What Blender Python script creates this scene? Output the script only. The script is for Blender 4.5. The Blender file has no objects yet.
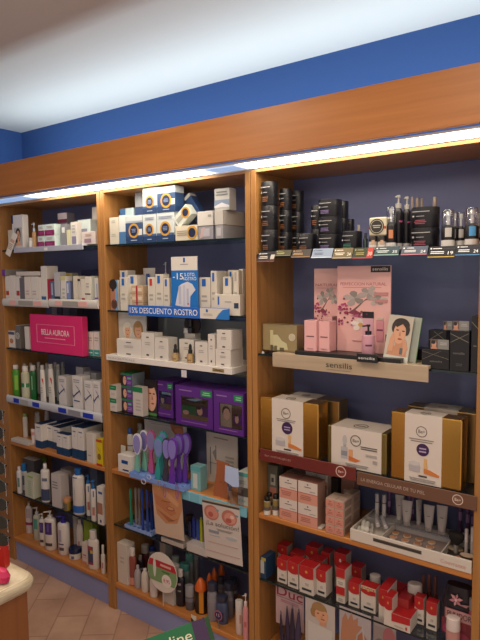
import bpy, bmesh, math, random
from mathutils import Vector, Matrix
random.seed(4)
S = bpy.context.scene
COL = S.collection
PI = math.pi

# ---------------------------------------------------------------- camera
CX, CD, CH = 1.29429, 1.79931, 1.63239
FPX, YAW, PITCH, ROLL = 578.13, 0.634109, 0.0826445, -0.0107109
_c, _s = math.cos(YAW), math.sin(YAW)
CF = Vector((-_s*math.cos(PITCH), _c*math.cos(PITCH), -math.sin(PITCH)))
_R = Vector((_c, _s, 0)); _U = _R.cross(CF)
CR = _R*math.cos(ROLL)+_U*math.sin(ROLL); CU = CR.cross(CF)
CP = Vector((CX, -CD, CH))
cam_data = bpy.data.cameras.new('camera'); cam = bpy.data.objects.new('camera', cam_data); COL.objects.link(cam)
m = Matrix((( CR.x, CU.x, -CF.x), (CR.y, CU.y, -CF.y), (CR.z, CU.z, -CF.z))).to_4x4(); m.translation = CP
cam.matrix_world = m
cam_data.sensor_fit = 'HORIZONTAL'; cam_data.sensor_width = 36; cam_data.lens = 36*FPX/480
cam_data.clip_start = .05
S.camera = cam

# ---------------------------------------------------------------- world, lights, exposure
S.view_settings.view_transform = 'Standard'; S.view_settings.look = 'None'
S.view_settings.exposure = 0.36; S.view_settings.gamma = 1.0; S.view_settings.use_curve_mapping = False
W = bpy.data.worlds.new('world'); S.world = W; W.use_nodes = True
bg = W.node_tree.nodes['Background']; bg.inputs[0].default_value = (1, .88, .80, 1); bg.inputs[1].default_value = .58

def area_light(name, loc, size, power, color, size_y=None, target=None, shape='DISK'):
    d = bpy.data.lights.new(name, 'AREA'); d.energy = power; d.color = color; d.shape = shape; d.size = size
    if size_y: d.shape = 'RECTANGLE'; d.size_y = size_y
    o = bpy.data.objects.new(name, d); COL.objects.link(o); o.location = loc
    v = (Vector(target)-Vector(loc)) if target is not None else Vector((0, 0, -1))
    o.rotation_euler = v.to_track_quat('-Z', 'Y').to_euler()
    return o
WARM = (1, .80, .62)
for k, (x, y) in enumerate([(-.24, -.80), (.75, -.95), (1.9, -1.5), (.2, -2.0), (-.9, -1.7), (1.3, -2.6)]):
    area_light('ceiling_spot_light', (x, y, 2.455), .12, 5, WARM)
area_light('pelmet_up_light', (-.18, .09, 2.05), 2.9, 8.6, (.72, .90, 1), .05, target=(-.18, .05, 3))

# ---------------------------------------------------------------- materials
def lin(c):
    if isinstance(c, str):
        c = [int(c[i:i+2], 16)/255 for i in (0, 2, 4)]
    return tuple((v/12.92 if v <= .04045 else ((v+.055)/1.055)**2.4) for v in c)
_M = {}
def mat(c, rough=.45, metal=0., name=None):
    k = (c, rough, metal)
    if k in _M: return _M[k]
    M = bpy.data.materials.new(name or 'paint_'+str(c)); M.use_nodes = True
    b = M.node_tree.nodes['Principled BSDF']
    b.inputs['Base Color'].default_value = (*lin(c), 1); b.inputs['Roughness'].default_value = rough
    b.inputs['Metallic'].default_value = metal
    nt = M.node_tree
    n = nt.nodes.new('ShaderNodeTexNoise'); n.inputs['Scale'].default_value = 60
    tc = nt.nodes.new('ShaderNodeTexCoord'); nt.links.new(tc.outputs['Object'], n.inputs['Vector'])
    bp = nt.nodes.new('ShaderNodeBump'); bp.inputs['Strength'].default_value = .04; bp.inputs['Distance'].default_value = .001
    nt.links.new(n.outputs[0], bp.inputs['Height']); nt.links.new(bp.outputs[0], b.inputs['Normal'])
    _M[k] = M; return M
def wood(name, c1, c2, axis='X', rough=.38, scale=1.0):
    M = bpy.data.materials.new(name); M.use_nodes = True; nt = M.node_tree; b = nt.nodes['Principled BSDF']
    tc = nt.nodes.new('ShaderNodeTexCoord'); mp = nt.nodes.new('ShaderNodeMapping')
    sc = {'X': (1.2, 22, 22), 'Z': (22, 22, 1.2), 'Y': (22, 1.2, 22)}[axis]
    mp.inputs['Scale'].default_value = [v*scale for v in sc]
    nt.links.new(tc.outputs['Object'], mp.inputs[0])
    n = nt.nodes.new('ShaderNodeTexNoise'); n.inputs['Scale'].default_value = 2; n.inputs['Detail'].default_value = 6
    nt.links.new(mp.outputs[0], n.inputs['Vector'])
    r = nt.nodes.new('ShaderNodeValToRGB'); r.color_ramp.elements[0].position = .3; r.color_ramp.elements[1].position = .75
    r.color_ramp.elements[0].color = (*lin(c2), 1); r.color_ramp.elements[1].color = (*lin(c1), 1)
    nt.links.new(n.outputs[0], r.inputs[0]); nt.links.new(r.outputs[0], b.inputs['Base Color'])
    b.inputs['Roughness'].default_value = rough
    return M
def clear(name, tint=(.85, .9, .9), gloss=.12, rough=.08):
    M = bpy.data.materials.new(name); M.use_nodes = True; nt = M.node_tree; nt.nodes.clear()
    o = nt.nodes.new('ShaderNodeOutputMaterial'); mx = nt.nodes.new('ShaderNodeMixShader')
    t = nt.nodes.new('ShaderNodeBsdfTransparent'); t.inputs[0].default_value = (*tint, 1)
    g = nt.nodes.new('ShaderNodeBsdfGlossy'); g.inputs['Roughness'].default_value = rough
    f = nt.nodes.new('ShaderNodeLayerWeight'); f.inputs[0].default_value = .25
    ad = nt.nodes.new('ShaderNodeMath'); ad.operation = 'MULTIPLY_ADD'; ad.inputs[1].default_value = .6; ad.inputs[2].default_value = gloss*.4
    nt.links.new(f.outputs['Fresnel'], ad.inputs[0]); nt.links.new(ad.outputs[0], mx.inputs[0])
    nt.links.new(t.outputs[0], mx.inputs[1]); nt.links.new(g.outputs[0], mx.inputs[2]); nt.links.new(mx.outputs[0], o.inputs[0])
    return M
def milky(name, c, alpha=.6):
    M = bpy.data.materials.new(name); M.use_nodes = True; b = M.node_tree.nodes['Principled BSDF']
    b.inputs['Base Color'].default_value = (*lin(c), 1); b.inputs['Roughness'].default_value = .3; b.inputs['Alpha'].default_value = alpha
    return M
WOODX = wood('cherry_wood_horizontal', 'c08a52', 'ac7640', 'X')
WOODP = wood('cherry_wood_pelmet', 'c27e40', 'b06e34', 'X', .42)
WOODZ = wood('cherry_wood_vertical', 'b6834a', '9c6b38', 'Z')
WOODE = wood('cherry_wood_edge', 'c98648', 'b3743c', 'X', .3)
OAK = wood('pale_oak_print', 'c0ad94', 'a8957c', 'X')
GLASS = clear('shelf_glass', (.80, .88, .86)); GEDGE = mat('1c2a2a', .15)
CLEAR = clear('clear_plastic', (.9, .92, .95), .3); CLEARG = clear('smoky_plastic', (.6, .62, .68), .3)
BACKP = mat('6a709a', .5, name='blue_grey_laminate')
WHITE = 'ddd8d2'

# ---------------------------------------------------------------- geometry helpers
def link(name, bm, mats, parent=None, label=None, smooth=False, recalc=True):
    me = bpy.data.meshes.new(name)
    if recalc: bmesh.ops.recalc_face_normals(bm, faces=bm.faces)
    bm.to_mesh(me); bm.free()
    if not isinstance(mats, (list, tuple)): mats = [mats]
    for q in mats: me.materials.append(q)
    if smooth:
        for p in me.polygons: p.use_smooth = True
        try: me.set_sharp_from_angle(angle=math.radians(38))
        except Exception: pass
    o = bpy.data.objects.new(name, me); COL.objects.link(o)
    if parent: o.parent = parent
    if label: o['label'] = label
    return o
def tagit(o, label, cat, group=None):
    o['label'] = label; o['category'] = cat
    if group: o['group'] = group
    return o
def structure(o): o['kind'] = 'structure'; return o
def empty(name, label, cat, loc, rz=0, group=None):
    o = bpy.data.objects.new(name, None); COL.objects.link(o); o.empty_display_size = .02
    o.location = loc; o.rotation_euler = (0, 0, rz); return tagit(o, label, cat, group)
def addbox(bm, x0, x1, y0, y1, z0, z1, bev=0, mi=0):
    vs = [bm.verts.new(p) for p in ((x0,y0,z0),(x1,y0,z0),(x1,y1,z0),(x0,y1,z0),(x0,y0,z1),(x1,y0,z1),(x1,y1,z1),(x0,y1,z1))]
    fs = [bm.faces.new([vs[i] for i in q]) for q in ((3,2,1,0),(4,5,6,7),(0,1,5,4),(1,2,6,5),(2,3,7,6),(3,0,4,7))]
    for f in fs: f.material_index = mi
    if bev:
        es = list({e for f in fs for e in f.edges})
        r = bmesh.ops.bevel(bm, geom=es, offset=bev, segments=1 if bev < .002 else 3, affect='EDGES', profile=.5)
        for f in r['faces']: f.material_index = mi
    return bm
def box(x0, x1, y0, y1, z0, z1, bev=0): return addbox(bmesh.new(), x0, x1, y0, y1, z0, z1, bev)
def addprism(bm, pts, y0, y1, mi=0):
    a = [bm.verts.new((x, y0, z)) for x, z in pts]; b = [bm.verts.new((x, y1, z)) for x, z in pts]
    n = len(pts); fs = [bm.faces.new(a), bm.faces.new(b[::-1])]
    for i in range(n): fs.append(bm.faces.new((a[i], b[i], b[(i+1) % n], a[(i+1) % n])))
    for f in fs: f.material_index = mi
    return bm
def extrude_x(pts, x0, x1):
    bm = bmesh.new()
    a = [bm.verts.new((x0, y, z)) for y, z in pts]; b = [bm.verts.new((x1, y, z)) for y, z in pts]; n = len(pts)
    bm.faces.new(a); bm.faces.new(b[::-1])
    for i in range(n): bm.faces.new((a[i], b[i], b[(i+1) % n], a[(i+1) % n]))
    return bm
def lathe(prof, seg=20, sx=1, sy=1, cx=0, cy=0, bm=None, mi=0, sq=1.0):
    bm = bm or bmesh.new(); rings = []
    for r, z in prof:
        ring = []
        for k in range(seg):
            a = 2*PI*k/seg; ca, sa = math.cos(a), math.sin(a)
            e = sq
            xx = math.copysign(abs(ca)**e, ca); yy = math.copysign(abs(sa)**e, sa)
            ring.append(bm.verts.new((cx+r*sx*xx, cy+r*sy*yy, z)))
        rings.append(ring)
    fs = []
    for a, b in zip(rings, rings[1:]):
        for k in range(seg): fs.append(bm.faces.new((a[k], a[(k+1) % seg], b[(k+1) % seg], b[k])))
    fs.append(bm.faces.new(rings[0][::-1])); fs.append(bm.faces.new(rings[-1]))
    for f in fs: f.material_index = mi
    return bm
def tube_between(bm, p, q, r, seg=8, r2=None, mi=0):
    p = Vector(p); q = Vector(q); d = (q-p).normalized(); r2 = r if r2 is None else r2
    u = d.orthogonal().normalized(); v = d.cross(u)
    A = [bm.verts.new(p+u*r*math.cos(2*PI*k/seg)+v*r*math.sin(2*PI*k/seg)) for k in range(seg)]
    B = [bm.verts.new(q+u*r2*math.cos(2*PI*k/seg)+v*r2*math.sin(2*PI*k/seg)) for k in range(seg)]
    fs = [bm.faces.new((A[k], A[(k+1) % seg], B[(k+1) % seg], B[k])) for k in range(seg)]
    fs += [bm.faces.new(A[::-1]), bm.faces.new(B)]
    for f in fs: f.material_index = mi
_T = {}
def textverts(s):
    if s in _T: return _T[s]
    cu = bpy.data.curves.new('lettering', 'FONT'); cu.body = s; cu.resolution_u = 3; cu.extrude = .0; cu.offset = .004
    o = bpy.data.objects.new('lettering', cu); COL.objects.link(o)
    bpy.context.view_layer.update()
    me = bpy.data.meshes.new_from_object(o)
    vs = [tuple(v.co) for v in me.vertices]; fs = [tuple(p.vertices) for p in me.polygons]
    bpy.data.objects.remove(o); bpy.data.curves.remove(cu); bpy.data.meshes.remove(me)
    _T[s] = (vs, fs); return _T[s]
# flat printing on a front face: shapes in fractions of the face (x from -0.5 to 0.5, z from 0 to 1)
def printing(name, parent, w, h, y, shapes, z0=0, label=None, t=.0005):
    bm = bmesh.new(); mats = []; idx = {}
    def mi(c):
        if c not in idx: idx[c] = len(mats); mats.append(mat(c, .45) if isinstance(c, (str, tuple)) else c)
        return idx[c]
    for i, s in enumerate(shapes):
        k = s[0]; yy = y - t*(i*.35+1)
        if k == 'r':
            _, a, b, c, d, col = s; addbox(bm, a*w, b*w, yy, y, z0+c*h, z0+d*h, 0, mi(col))
        elif k == 'e':
            _, cx, cz, rx, rz, col = s
            addprism(bm, [(w*(cx+rx*math.cos(2*PI*j/20)), z0+h*(cz+rz*math.sin(2*PI*j/20))) for j in range(20)], yy, y, mi(col))
        elif k == 'c':       # true circle, radius as a fraction of width
            _, cx, cz, r, col = s
            addprism(bm, [(w*cx+w*r*math.cos(2*PI*j/24), z0+h*cz+w*r*math.sin(2*PI*j/24)) for j in range(24)], yy, y, mi(col))
        elif k == 'o':       # ring
            _, cx, cz, r, tk, col = s; q = mi(col); n = 24
            for j in range(n):
                a0, a1 = 2*PI*j/n, 2*PI*(j+1)/n
                P = lambda a, rr: (w*cx+w*rr*math.cos(a), z0+h*cz+w*rr*math.sin(a))
                addprism(bm, [P(a0, r), P(a1, r), P(a1, r-tk), P(a0, r-tk)], yy, y, q)
        elif k == 'p':
            addprism(bm, [(x*w, z0+z*h) for x, z in s[1]], yy, y, mi(s[2]))
        elif k == 'l':       # rows of tiny print
            _, a, b, c, d, n, col = s; q = mi(col)
            for j in range(n):
                zz = c+(d-c)*(j+.5)/n; hh = (d-c)/n*.22; sh = (b-a)*random.uniform(0, .12)
                addbox(bm, (a+sh)*w, (b-sh)*w, yy, y, z0+(zz-hh)*h, z0+(zz+hh)*h, 0, q)
        elif k == 't':
            _, st, a, b, c, d, col = s; vs, fs = textverts(st); q = mi(col)
            xs = [v[0] for v in vs]; ys = [v[1] for v in vs]; x0, x1, y0, y1 = min(xs), max(xs), min(ys), max(ys)
            V = [bm.verts.new((w*(a+(b-a)*(v[0]-x0)/(x1-x0)), yy, z0+h*(c+(d-c)*(v[1]-y0)/(y1-y0)))) for v in vs]
            for f in fs:
                try: bm.faces.new([V[n] for n in f]).material_index = q
                except ValueError: pass
    return link(name, bm, mats, parent, label, recalc=False)
def face(a, b, c, d, hair='3a2a22', skin='d8a585', bgc='b8b4b0', off=0):
    w, h = b-a, d-c; X = lambda x: a+x*w; Z = lambda z: c+z*h
    return [('r', a, b, c, d, bgc), ('e', X(.5+off), Z(.6), .33*w, .37*h, hair), ('e', X(.42+off), Z(.45), .30*w, .33*h, hair),
            ('r', X(.40+off), X(.62+off), Z(.02), Z(.4), skin), ('p', [(X(.12), Z(0)), (X(.9), Z(0)), (X(.78), Z(.13)), (X(.55), Z(.2)), (X(.3), Z(.15))], skin),
            ('e', X(.52+off), Z(.54), .22*w, .28*h, skin), ('e', X(.43+off), Z(.58), .045*w, .022*h, '40302a'), ('e', X(.62+off), Z(.58), .045*w, .022*h, '40302a'),
            ('r', X(.38+off), X(.48+off), Z(.63), Z(.645), hair), ('r', X(.57+off), X(.67+off), Z(.63), Z(.645), hair),
            ('p', [(X(.50+off), Z(.56)), (X(.555+off), Z(.47)), (X(.49+off), Z(.47))], 'c08a6c'), ('e', X(.525+off), Z(.40), .065*w, .024*h, 'b05a50')]

SHELVES = {0: [('g', 1.765), ('g', 1.478), ('g', 1.228), ('g', .948), ('w', .700), ('g', .402)],
           1: [('g', 1.765), ('g', 1.462), ('g', 1.230), ('g', .985), ('w', .705), ('g', .432)],
           2: [('g', 1.700), ('g', 1.322), ('g', .945), ('w', .696), ('g', .4285)]}
# ---------------------------------------------------------------- putting things where the photograph has them on their real shelf
def X_at(u, Y, z):           # world x of the point at height z and depth Y seen in column u
    k = (u-240)/FPX; b = Vector((0, Y, z))-CP
    n = CR-k*CF; return -(b.x*n.x+b.y*n.y+b.z*n.z)/n.x
def Z_at(v, X, Y):
    k = -(v-320)/FPX; n = CU-k*CF; b = Vector((X, Y, 0))-CP
    return -(b.dot(n))/n.z
def on_z(u, v, z):
    d = CF+CR*((u-240)/FPX)-CU*((v-320)/FPX); t = (z-CP.z)/d.z; return CP+d*t
def inside(x):               # interior span of the unit that holds x
    k = 0 if x < -.825 else 1 if x < .025 else 2
    return -1.65+.85*k+.0012, -.85+.85*k-.0012
def below(z, h, x):          # never through the shelf above
    k = 0 if x < -.825 else 1 if x < .025 else 2
    for q, zs in sorted([(q, zs) for q, zs in SHELVES[k]]+[('t', 2.001)], key=lambda t: t[1]):
        lim = zs-(.022 if q == 'w' else .007 if q == 'g' else 0)-.0012
        if zs > z+.02: return min(h, lim-z)
    return h
def spot(u0, u1, vt, yb, z):
    um = (u0+u1)/2
    Y = yb
    if yb > 5: Y = min(.24, max(-.004, on_z(um, yb, z).y))
    while Y > .01 and X_at(u0, Y, z) < inside(X_at(u1, Y, z))[0]: Y -= .004
    x0, x1 = X_at(u0, Y, z), X_at(u1, Y, z); lo, hi = inside((x0+x1)/2)
    x0 = max(x0, lo); x1 = min(x1, hi); xm = (x0+x1)/2
    return xm, x1-x0, Y, below(z, Z_at(vt, xm, Y)-z, xm)
GRP = None
def carton(z, u0, u1, vt, yb, D, label, body=WHITE, pr=(), name='carton', cat='box', group=None, rot=0, tilt=0, top=None, base=None, bmat=None, bev=.0008, dz=0):
    x, w, Y, h = spot(u0, u1, vt, yb, z)
    e = empty(name, label, cat, (x, Y+D/2, z+dz), rot, group or GRP)
    if tilt: e.rotation_euler = (0, tilt, rot)
    link('body', box(-w/2, w/2, -D/2, D/2, 0, h, bev), bmat or mat(body, .42), e)
    if top: link('top_flap', box(-w/2, w/2, -D/2, D/2, h, h+.0008), mat(top, .4), e)
    if base:
        c, f = base; link('base_band', box(-w/2-.0005, w/2+.0005, -D/2-.0005, D/2+.0005, .0005, h*f), mat(c, .42), e)
    if pr: printing('printed_label', e, w, h, -D/2-.0006, pr)
    e['_s'] = (w, h, D); del e['_s']
    return e
def dims(e, w, h, D): pass
def wrap_label(e, r, sx, sy, rows, name='label', h=1, ang=75):
    bm = bmesh.new(); mats = []; idx = {}
    for i, row in enumerate(rows):
        z0, z1, c = row[:3]; A = math.radians(row[3] if len(row) > 3 else ang); A0 = -A
        if len(row) > 4: A0 = math.radians(row[3]); A = math.radians(row[4])
        if c not in idx: idx[c] = len(mats); mats.append(mat(c, .4))
        n = 12; rr = r+.0005+.0003*i
        for j in range(n):
            a0 = A0+(A-A0)*j/n-PI/2; a1 = A0+(A-A0)*(j+1)/n-PI/2
            v = [bm.verts.new((rr*sx*math.cos(a), rr*sy*math.sin(a), zz)) for a, zz in ((a0, z0*h), (a1, z0*h), (a1, z1*h), (a0, z1*h))]
            f = bm.faces.new(v); f.material_index = idx[c]
    return link(name, bm, mats, e, smooth=True, recalc=False)
def bottle(z, u0, u1, vt, yb, label, body='d8d2ca', cap='cap', capc=WHITE, rows=(), sy=.7, capf=.15, neck=.5, shoulder=.08, name='bottle', cat='bottle', group=None, bmat=None, capmat=None, rot=.35, ang=75, dz=0, base=0):
    um = (u0+u1)/2; Y = yb
    if yb > 5: Y = min(.24, max(0, on_z(um, yb, z).y))
    for _ in range(3):
        x = X_at(um, Y, z); dep = (Vector((x, Y, z))-CP).dot(CF); r = (u1-u0)/2*dep/FPX
        if yb > 5: Y = min(.24, max(0, on_z(um, yb, z).y))+r*sy*.8
        else: Y = yb+r*sy
        while Y > .012+r*sy and X_at(um, Y, z)-r < inside(X_at(um, Y, z))[0]: Y -= .004
    x = X_at(um, Y, z); lo, hi = inside(x); r = min(r, (hi-lo)/2); x = min(max(x, lo+r), hi-r)
    h = below(z, Z_at(vt, x, Y)-z, x)
    e = empty(name, label, cat, (x, Y, z+dz), rot, group or GRP)
    hb = h*(1-capf); s = h*shoulder; nr = r*neck
    prof = [(r*.9, 0), (r, .004*1), (r, hb-s*1.0), (r*.93, hb-s*.55), (r*.72, hb-s*.2), (nr, hb), (nr, hb+.003)]
    link('body', lathe(prof, 24, 1, sy), bmat or mat(body, .33), e, smooth=True)
    cm = capmat or mat(capc, .3)
    if cap == 'cap':
        link('cap', lathe([(nr*1.08, hb), (nr*1.12, hb+.002), (nr*1.08, h-.0015), (nr*.95, h)], 20, 1, max(sy, .9)), cm, e, smooth=True)
    elif cap == 'cone':
        link('cap', lathe([(nr*1.1, hb), (nr*1.15, hb+(h-hb)*.25), (nr*.85, hb+(h-hb)*.6), (nr*.35, h-.002), (nr*.2, h)], 20), cm, e, smooth=True)
    elif cap == 'flat':      # wide cap as wide as the body
        link('cap', lathe([(r*1.01, hb-s*.6), (r*1.02, hb-s*.5+.002), (r*1.0, h-.003), (r*.9, h)], 24, 1, sy), cm, e, smooth=True)
    elif cap == 'dome':      # tall transparent overcap
        link('pump', lathe([(nr*.5, hb), (nr*.5, hb+(h-hb)*.6), (nr*.75, hb+(h-hb)*.62), (nr*.7, hb+(h-hb)*.9)], 12), mat('d8d8d8', .3), e, smooth=True)
        link('overcap', lathe([(r*.97, hb-s), (r*.93, h-.004), (r*.8, h)], 24, 1, sy), CLEAR, e, smooth=True)
    elif cap in ('pump', 'spray'):
        hc = h-hb
        p = link('pump', lathe([(nr*1.1, hb), (nr*1.1, hb+hc*.35), (nr*.35, hb+hc*.38), (nr*.35, hb+hc*.8), (nr*.7, hb+hc*.8), (nr*.7, h)], 16), cm, e, smooth=True)
        bm = bmesh.new(); tube_between(bm, (0, 0, h-hc*.1), (-r*.95, -r*.3, h-hc*.16), nr*.28, 8)
        link('nozzle', bm, cm, p, smooth=True)
    elif cap == 'dropper':
        link('collar', lathe([(nr*1.15, hb), (nr*1.15, hb+(h-hb)*.4)], 16), cm, e, smooth=True)
        link('bulb', lathe([(nr*.75, hb+(h-hb)*.4), (nr*.8, hb+(h-hb)*.8), (nr*.4, h)], 16), mat('181818', .5), e, smooth=True)
    if base: link('base_cap', lathe([(r*1.01, -.0001), (r*1.02, h*base)], 24, 1, sy), cm, e, smooth=True)
    if rows: wrap_label(e, r, 1, sy, rows, h=h, ang=ang)
    return e
def squeeze_tube(z, u0, u1, vt, yb, label, body=WHITE, capc='c8c4c0', capf=.13, up=False, rows=(), name='tube', group=None, rot=.3, pr=(), bmat=None):
    # cap at the bottom unless up: then the cap is at the top
    um = (u0+u1)/2; Y = yb
    if yb > 5: Y = min(.24, max(0, on_z(um, yb, z).y))
    x = X_at(um, Y, z); dep = (Vector((x, Y, z))-CP).dot(CF); r = (u1-u0)/2*dep/FPX; Y += r*.6
    h = Z_at(vt, x, Y)-z; e = empty(name, label, 'tube', (x, Y, z), rot, group or GRP)
    bm = bmesh.new(); seg = 24; rings = []; n = 8; hc = h*capf
    for i in range(n+1):
        t = i/n; sx = r*(.62+.38*t**.6); sy = r*.6*(1-t)**.8+.0012
        zz = hc+(h-hc)*t
        if up: zz = h-zz
        rings.append([bm.verts.new((sx*math.cos(2*PI*k/seg), sy*math.sin(2*PI*k/seg), zz)) for k in range(seg)])
    for a, b in zip(rings, rings[1:]):
        for k in range(seg): bm.faces.new((a[k], a[(k+1) % seg], b[(k+1) % seg], b[k]))
    bm.faces.new(rings[0]); bm.faces.new(rings[-1][::-1])
    link('body', bm, bmat or mat(body, .35), e, smooth=True)
    if up: link('cap', lathe([(r*.5, h-hc), (r*.55, h-hc+.001), (r*.5, h)], 20), mat(capc, .35), e, smooth=True)
    else: link('cap', lathe([(r*.66, 0), (r*.68, .001), (r*.62, hc)], 20), mat(capc, .35), e, smooth=True)
    zl = hc if not up else 0
    if pr: printing('printed_label', e, r*1.5, h-hc, -r*.5, pr, z0=zl)
    return e
def jar(z, u0, u1, vt, yb, label, body, lid, lidf=.35, rows=(), name='jar', group=None, sq=1.0, dz=0, rough=.25, rot=0, pr=()):
    um = (u0+u1)/2; Y = yb
    if yb > 5: Y = min(.24, max(0, on_z(um, yb, z).y))
    x = X_at(um, Y, z); dep = (Vector((x, Y, z))-CP).dot(CF); r = (u1-u0)/2*dep/FPX
    Y = min(Y+r*.9, .268-r); x = X_at(um, Y, z); lo, hi = inside(x); x = min(max(x, lo+r), hi-r)
    h = Z_at(vt, x, Y)-z
    e = empty(name, label, 'jar', (x, Y, z+dz), rot, group or GRP)
    hl = h*(1-lidf)
    link('body', lathe([(r*.88, 0), (r*.95, .003), (r*.96, hl)], 28, sq=sq), mat(body, rough), e, smooth=True)
    link('lid', lathe([(r, hl), (r*1.0, h-.004), (r*.94, h)], 28, sq=sq), mat(lid, rough), e, smooth=True)
    if rows: wrap_label(e, r*.985, 1, 1, rows, h=h, ang=50)
    return e, (x, Y, h)

# ================================================================ SETTING
CEIL, BACKY = 2.483, .30
def tile_mat():
    M = bpy.data.materials.new('terracotta_tiles'); M.use_nodes = True; nt = M.node_tree; b = nt.nodes['Principled BSDF']
    tc = nt.nodes.new('ShaderNodeTexCoord'); mp = nt.nodes.new('ShaderNodeMapping'); mp.inputs['Rotation'].default_value = (0, 0, math.radians(52))
    nt.links.new(tc.outputs['Object'], mp.inputs[0])
    br = nt.nodes.new('ShaderNodeTexBrick'); br.inputs['Scale'].default_value = 1; br.inputs['Brick Width'].default_value = .30; br.inputs['Row Height'].default_value = .15
    br.inputs['Mortar Size'].default_value = .003; br.inputs['Color1'].default_value = (*lin('c8a48c'), 1); br.inputs['Color2'].default_value = (*lin('b89078'), 1)
    br.inputs['Mortar'].default_value = (*lin('a07a66'), 1); nt.links.new(mp.outputs[0], br.inputs[0])
    n = nt.nodes.new('ShaderNodeTexNoise'); n.inputs['Scale'].default_value = 5; n.inputs['Detail'].default_value = 5; nt.links.new(mp.outputs[0], n.inputs[0])
    mx = nt.nodes.new('ShaderNodeMix'); mx.data_type = 'RGBA'; mx.blend_type = 'MULTIPLY'; mx.inputs[0].default_value = .8
    r = nt.nodes.new('ShaderNodeValToRGB'); r.color_ramp.elements[0].position = .35; r.color_ramp.elements[1].position = .65
    r.color_ramp.elements[0].color = (.68, .64, .62, 1); r.color_ramp.elements[1].color = (1, 1, 1, 1)
    nt.links.new(n.outputs[0], r.inputs[0]); nt.links.new(br.outputs[0], mx.inputs[6]); nt.links.new(r.outputs[0], mx.inputs[7])
    nt.links.new(mx.outputs[2], b.inputs['Base Color']); b.inputs['Roughness'].default_value = .42
    return M
structure(link('floor', box(-1.95, 3.2, -3.6, .40, -.05, 0), tile_mat()))
structure(link('ceiling', box(-1.95, 3.2, -3.6, .40, CEIL, CEIL+.05), mat('d6d2ce', .8, name='ceiling_paint')))
structure(link('wall_back', box(-1.95, 3.2, BACKY, .38, 0, CEIL), mat('2e528e', .7, name='blue_wall_paint')))
structure(link('wall_left', box(-1.95, -1.87, -3.6, BACKY, 0, CEIL), mat('2e528e', .7)))

# recessed ceiling spots
LENS = mat('f0e8dc', .3, name='lit_lens').copy(); _b = LENS.node_tree.nodes['Principled BSDF']; _b.inputs['Emission Color'].default_value = (1, .8, .6, 1); _b.inputs['Emission Strength'].default_value = 5
for k, (x, y) in enumerate([(-.24, -.80), (.75, -.95), (1.9, -1.5), (.2, -2.0), (-.9, -1.7), (1.3, -2.6)]):
    e = empty('ceiling_spotlight', 'round recessed ceiling spotlight above the aisle, %s from the shelves' % ['nearest', 'second', 'third', 'fourth', 'fifth', 'farthest'][k], 'ceiling light', (x, y, CEIL), 0, 'recessed ceiling spotlights')
    bm = bmesh.new(); n = 28
    for j in range(n):
        a0, a1 = 2*PI*j/n, 2*PI*(j+1)/n; q = lambda a, r, z: bm.verts.new((r*math.cos(a), r*math.sin(a), z))
        bm.faces.new((q(a0, .095, -.004), q(a1, .095, -.004), q(a1, .075, -.008), q(a0, .075, -.008)))
        bm.faces.new((q(a0, .095, -.0), q(a1, .095, -.0), q(a1, .095, -.004), q(a0, .095, -.004)))
    link('trim_ring', bm, mat('e8e4e0', .3), e)
    link('lamp_lens', lathe([(.03, -.024), (.055, -.018), (.07, -.006), (.072, 0)], 24), LENS, e, smooth=True)

# ================================================================ CABINET UNITS
UX = [-1.675, -.825, .025]
KEEP = []
UL = ['left wooden shelving unit of skin care goods by the blue side wall', 'middle wooden shelving unit with purple gift boxes and blue discount strip', 'right wooden shelving unit with black jars and gold boxes']
for i, x0 in enumerate(UX):
    e = empty('shelving_unit', UL[i], 'shelving unit', (x0, 0, 0), 0, 'wooden shelving units along the wall')
    x1 = .85
    link('side_panel', box(.0012 if i else -.17, .025, 0, .285, 0, 2.012, .002), WOODZ, e)
    link('side_panel', box(x1-.025, x1-.0012, 0, .285, 0, 2.012, .002), WOODZ, e)
    link('back_panel', box(.025, x1-.025, .27, .285, 0, 2.0), BACKP, e)
    link('top_panel', box(.025, x1-.025, .0, .27, 2.002, 2.012), WOODX, e)
    link('plinth', box(.025, x1-.025, .012, .03, 0, .115), mat('8e98c8', .5, name='lilac_plinth'), e)
    link('shelf', box(.025, x1-.025, 0, .27, .115, .137, .004), WOODE, e, 'wooden bottom shelf')
    for kind, z in SHELVES[i]:
        if kind == 'w':
            link('shelf', box(.025, x1-.025, 0, .27, z-.022, z, .005), WOODE, e, 'wooden shelf')
        else:
            g = link('shelf', box(.0265, x1-.0265, .008, .268, z-.007, z), GLASS, e, 'glass shelf')
            link('front_edge', box(.0265, x1-.0265, .0045, .0078, z-.007, z), GEDGE, g, 'dark polished glass edge')
    for s in SHELVES[i][:1]:
        pass

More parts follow.
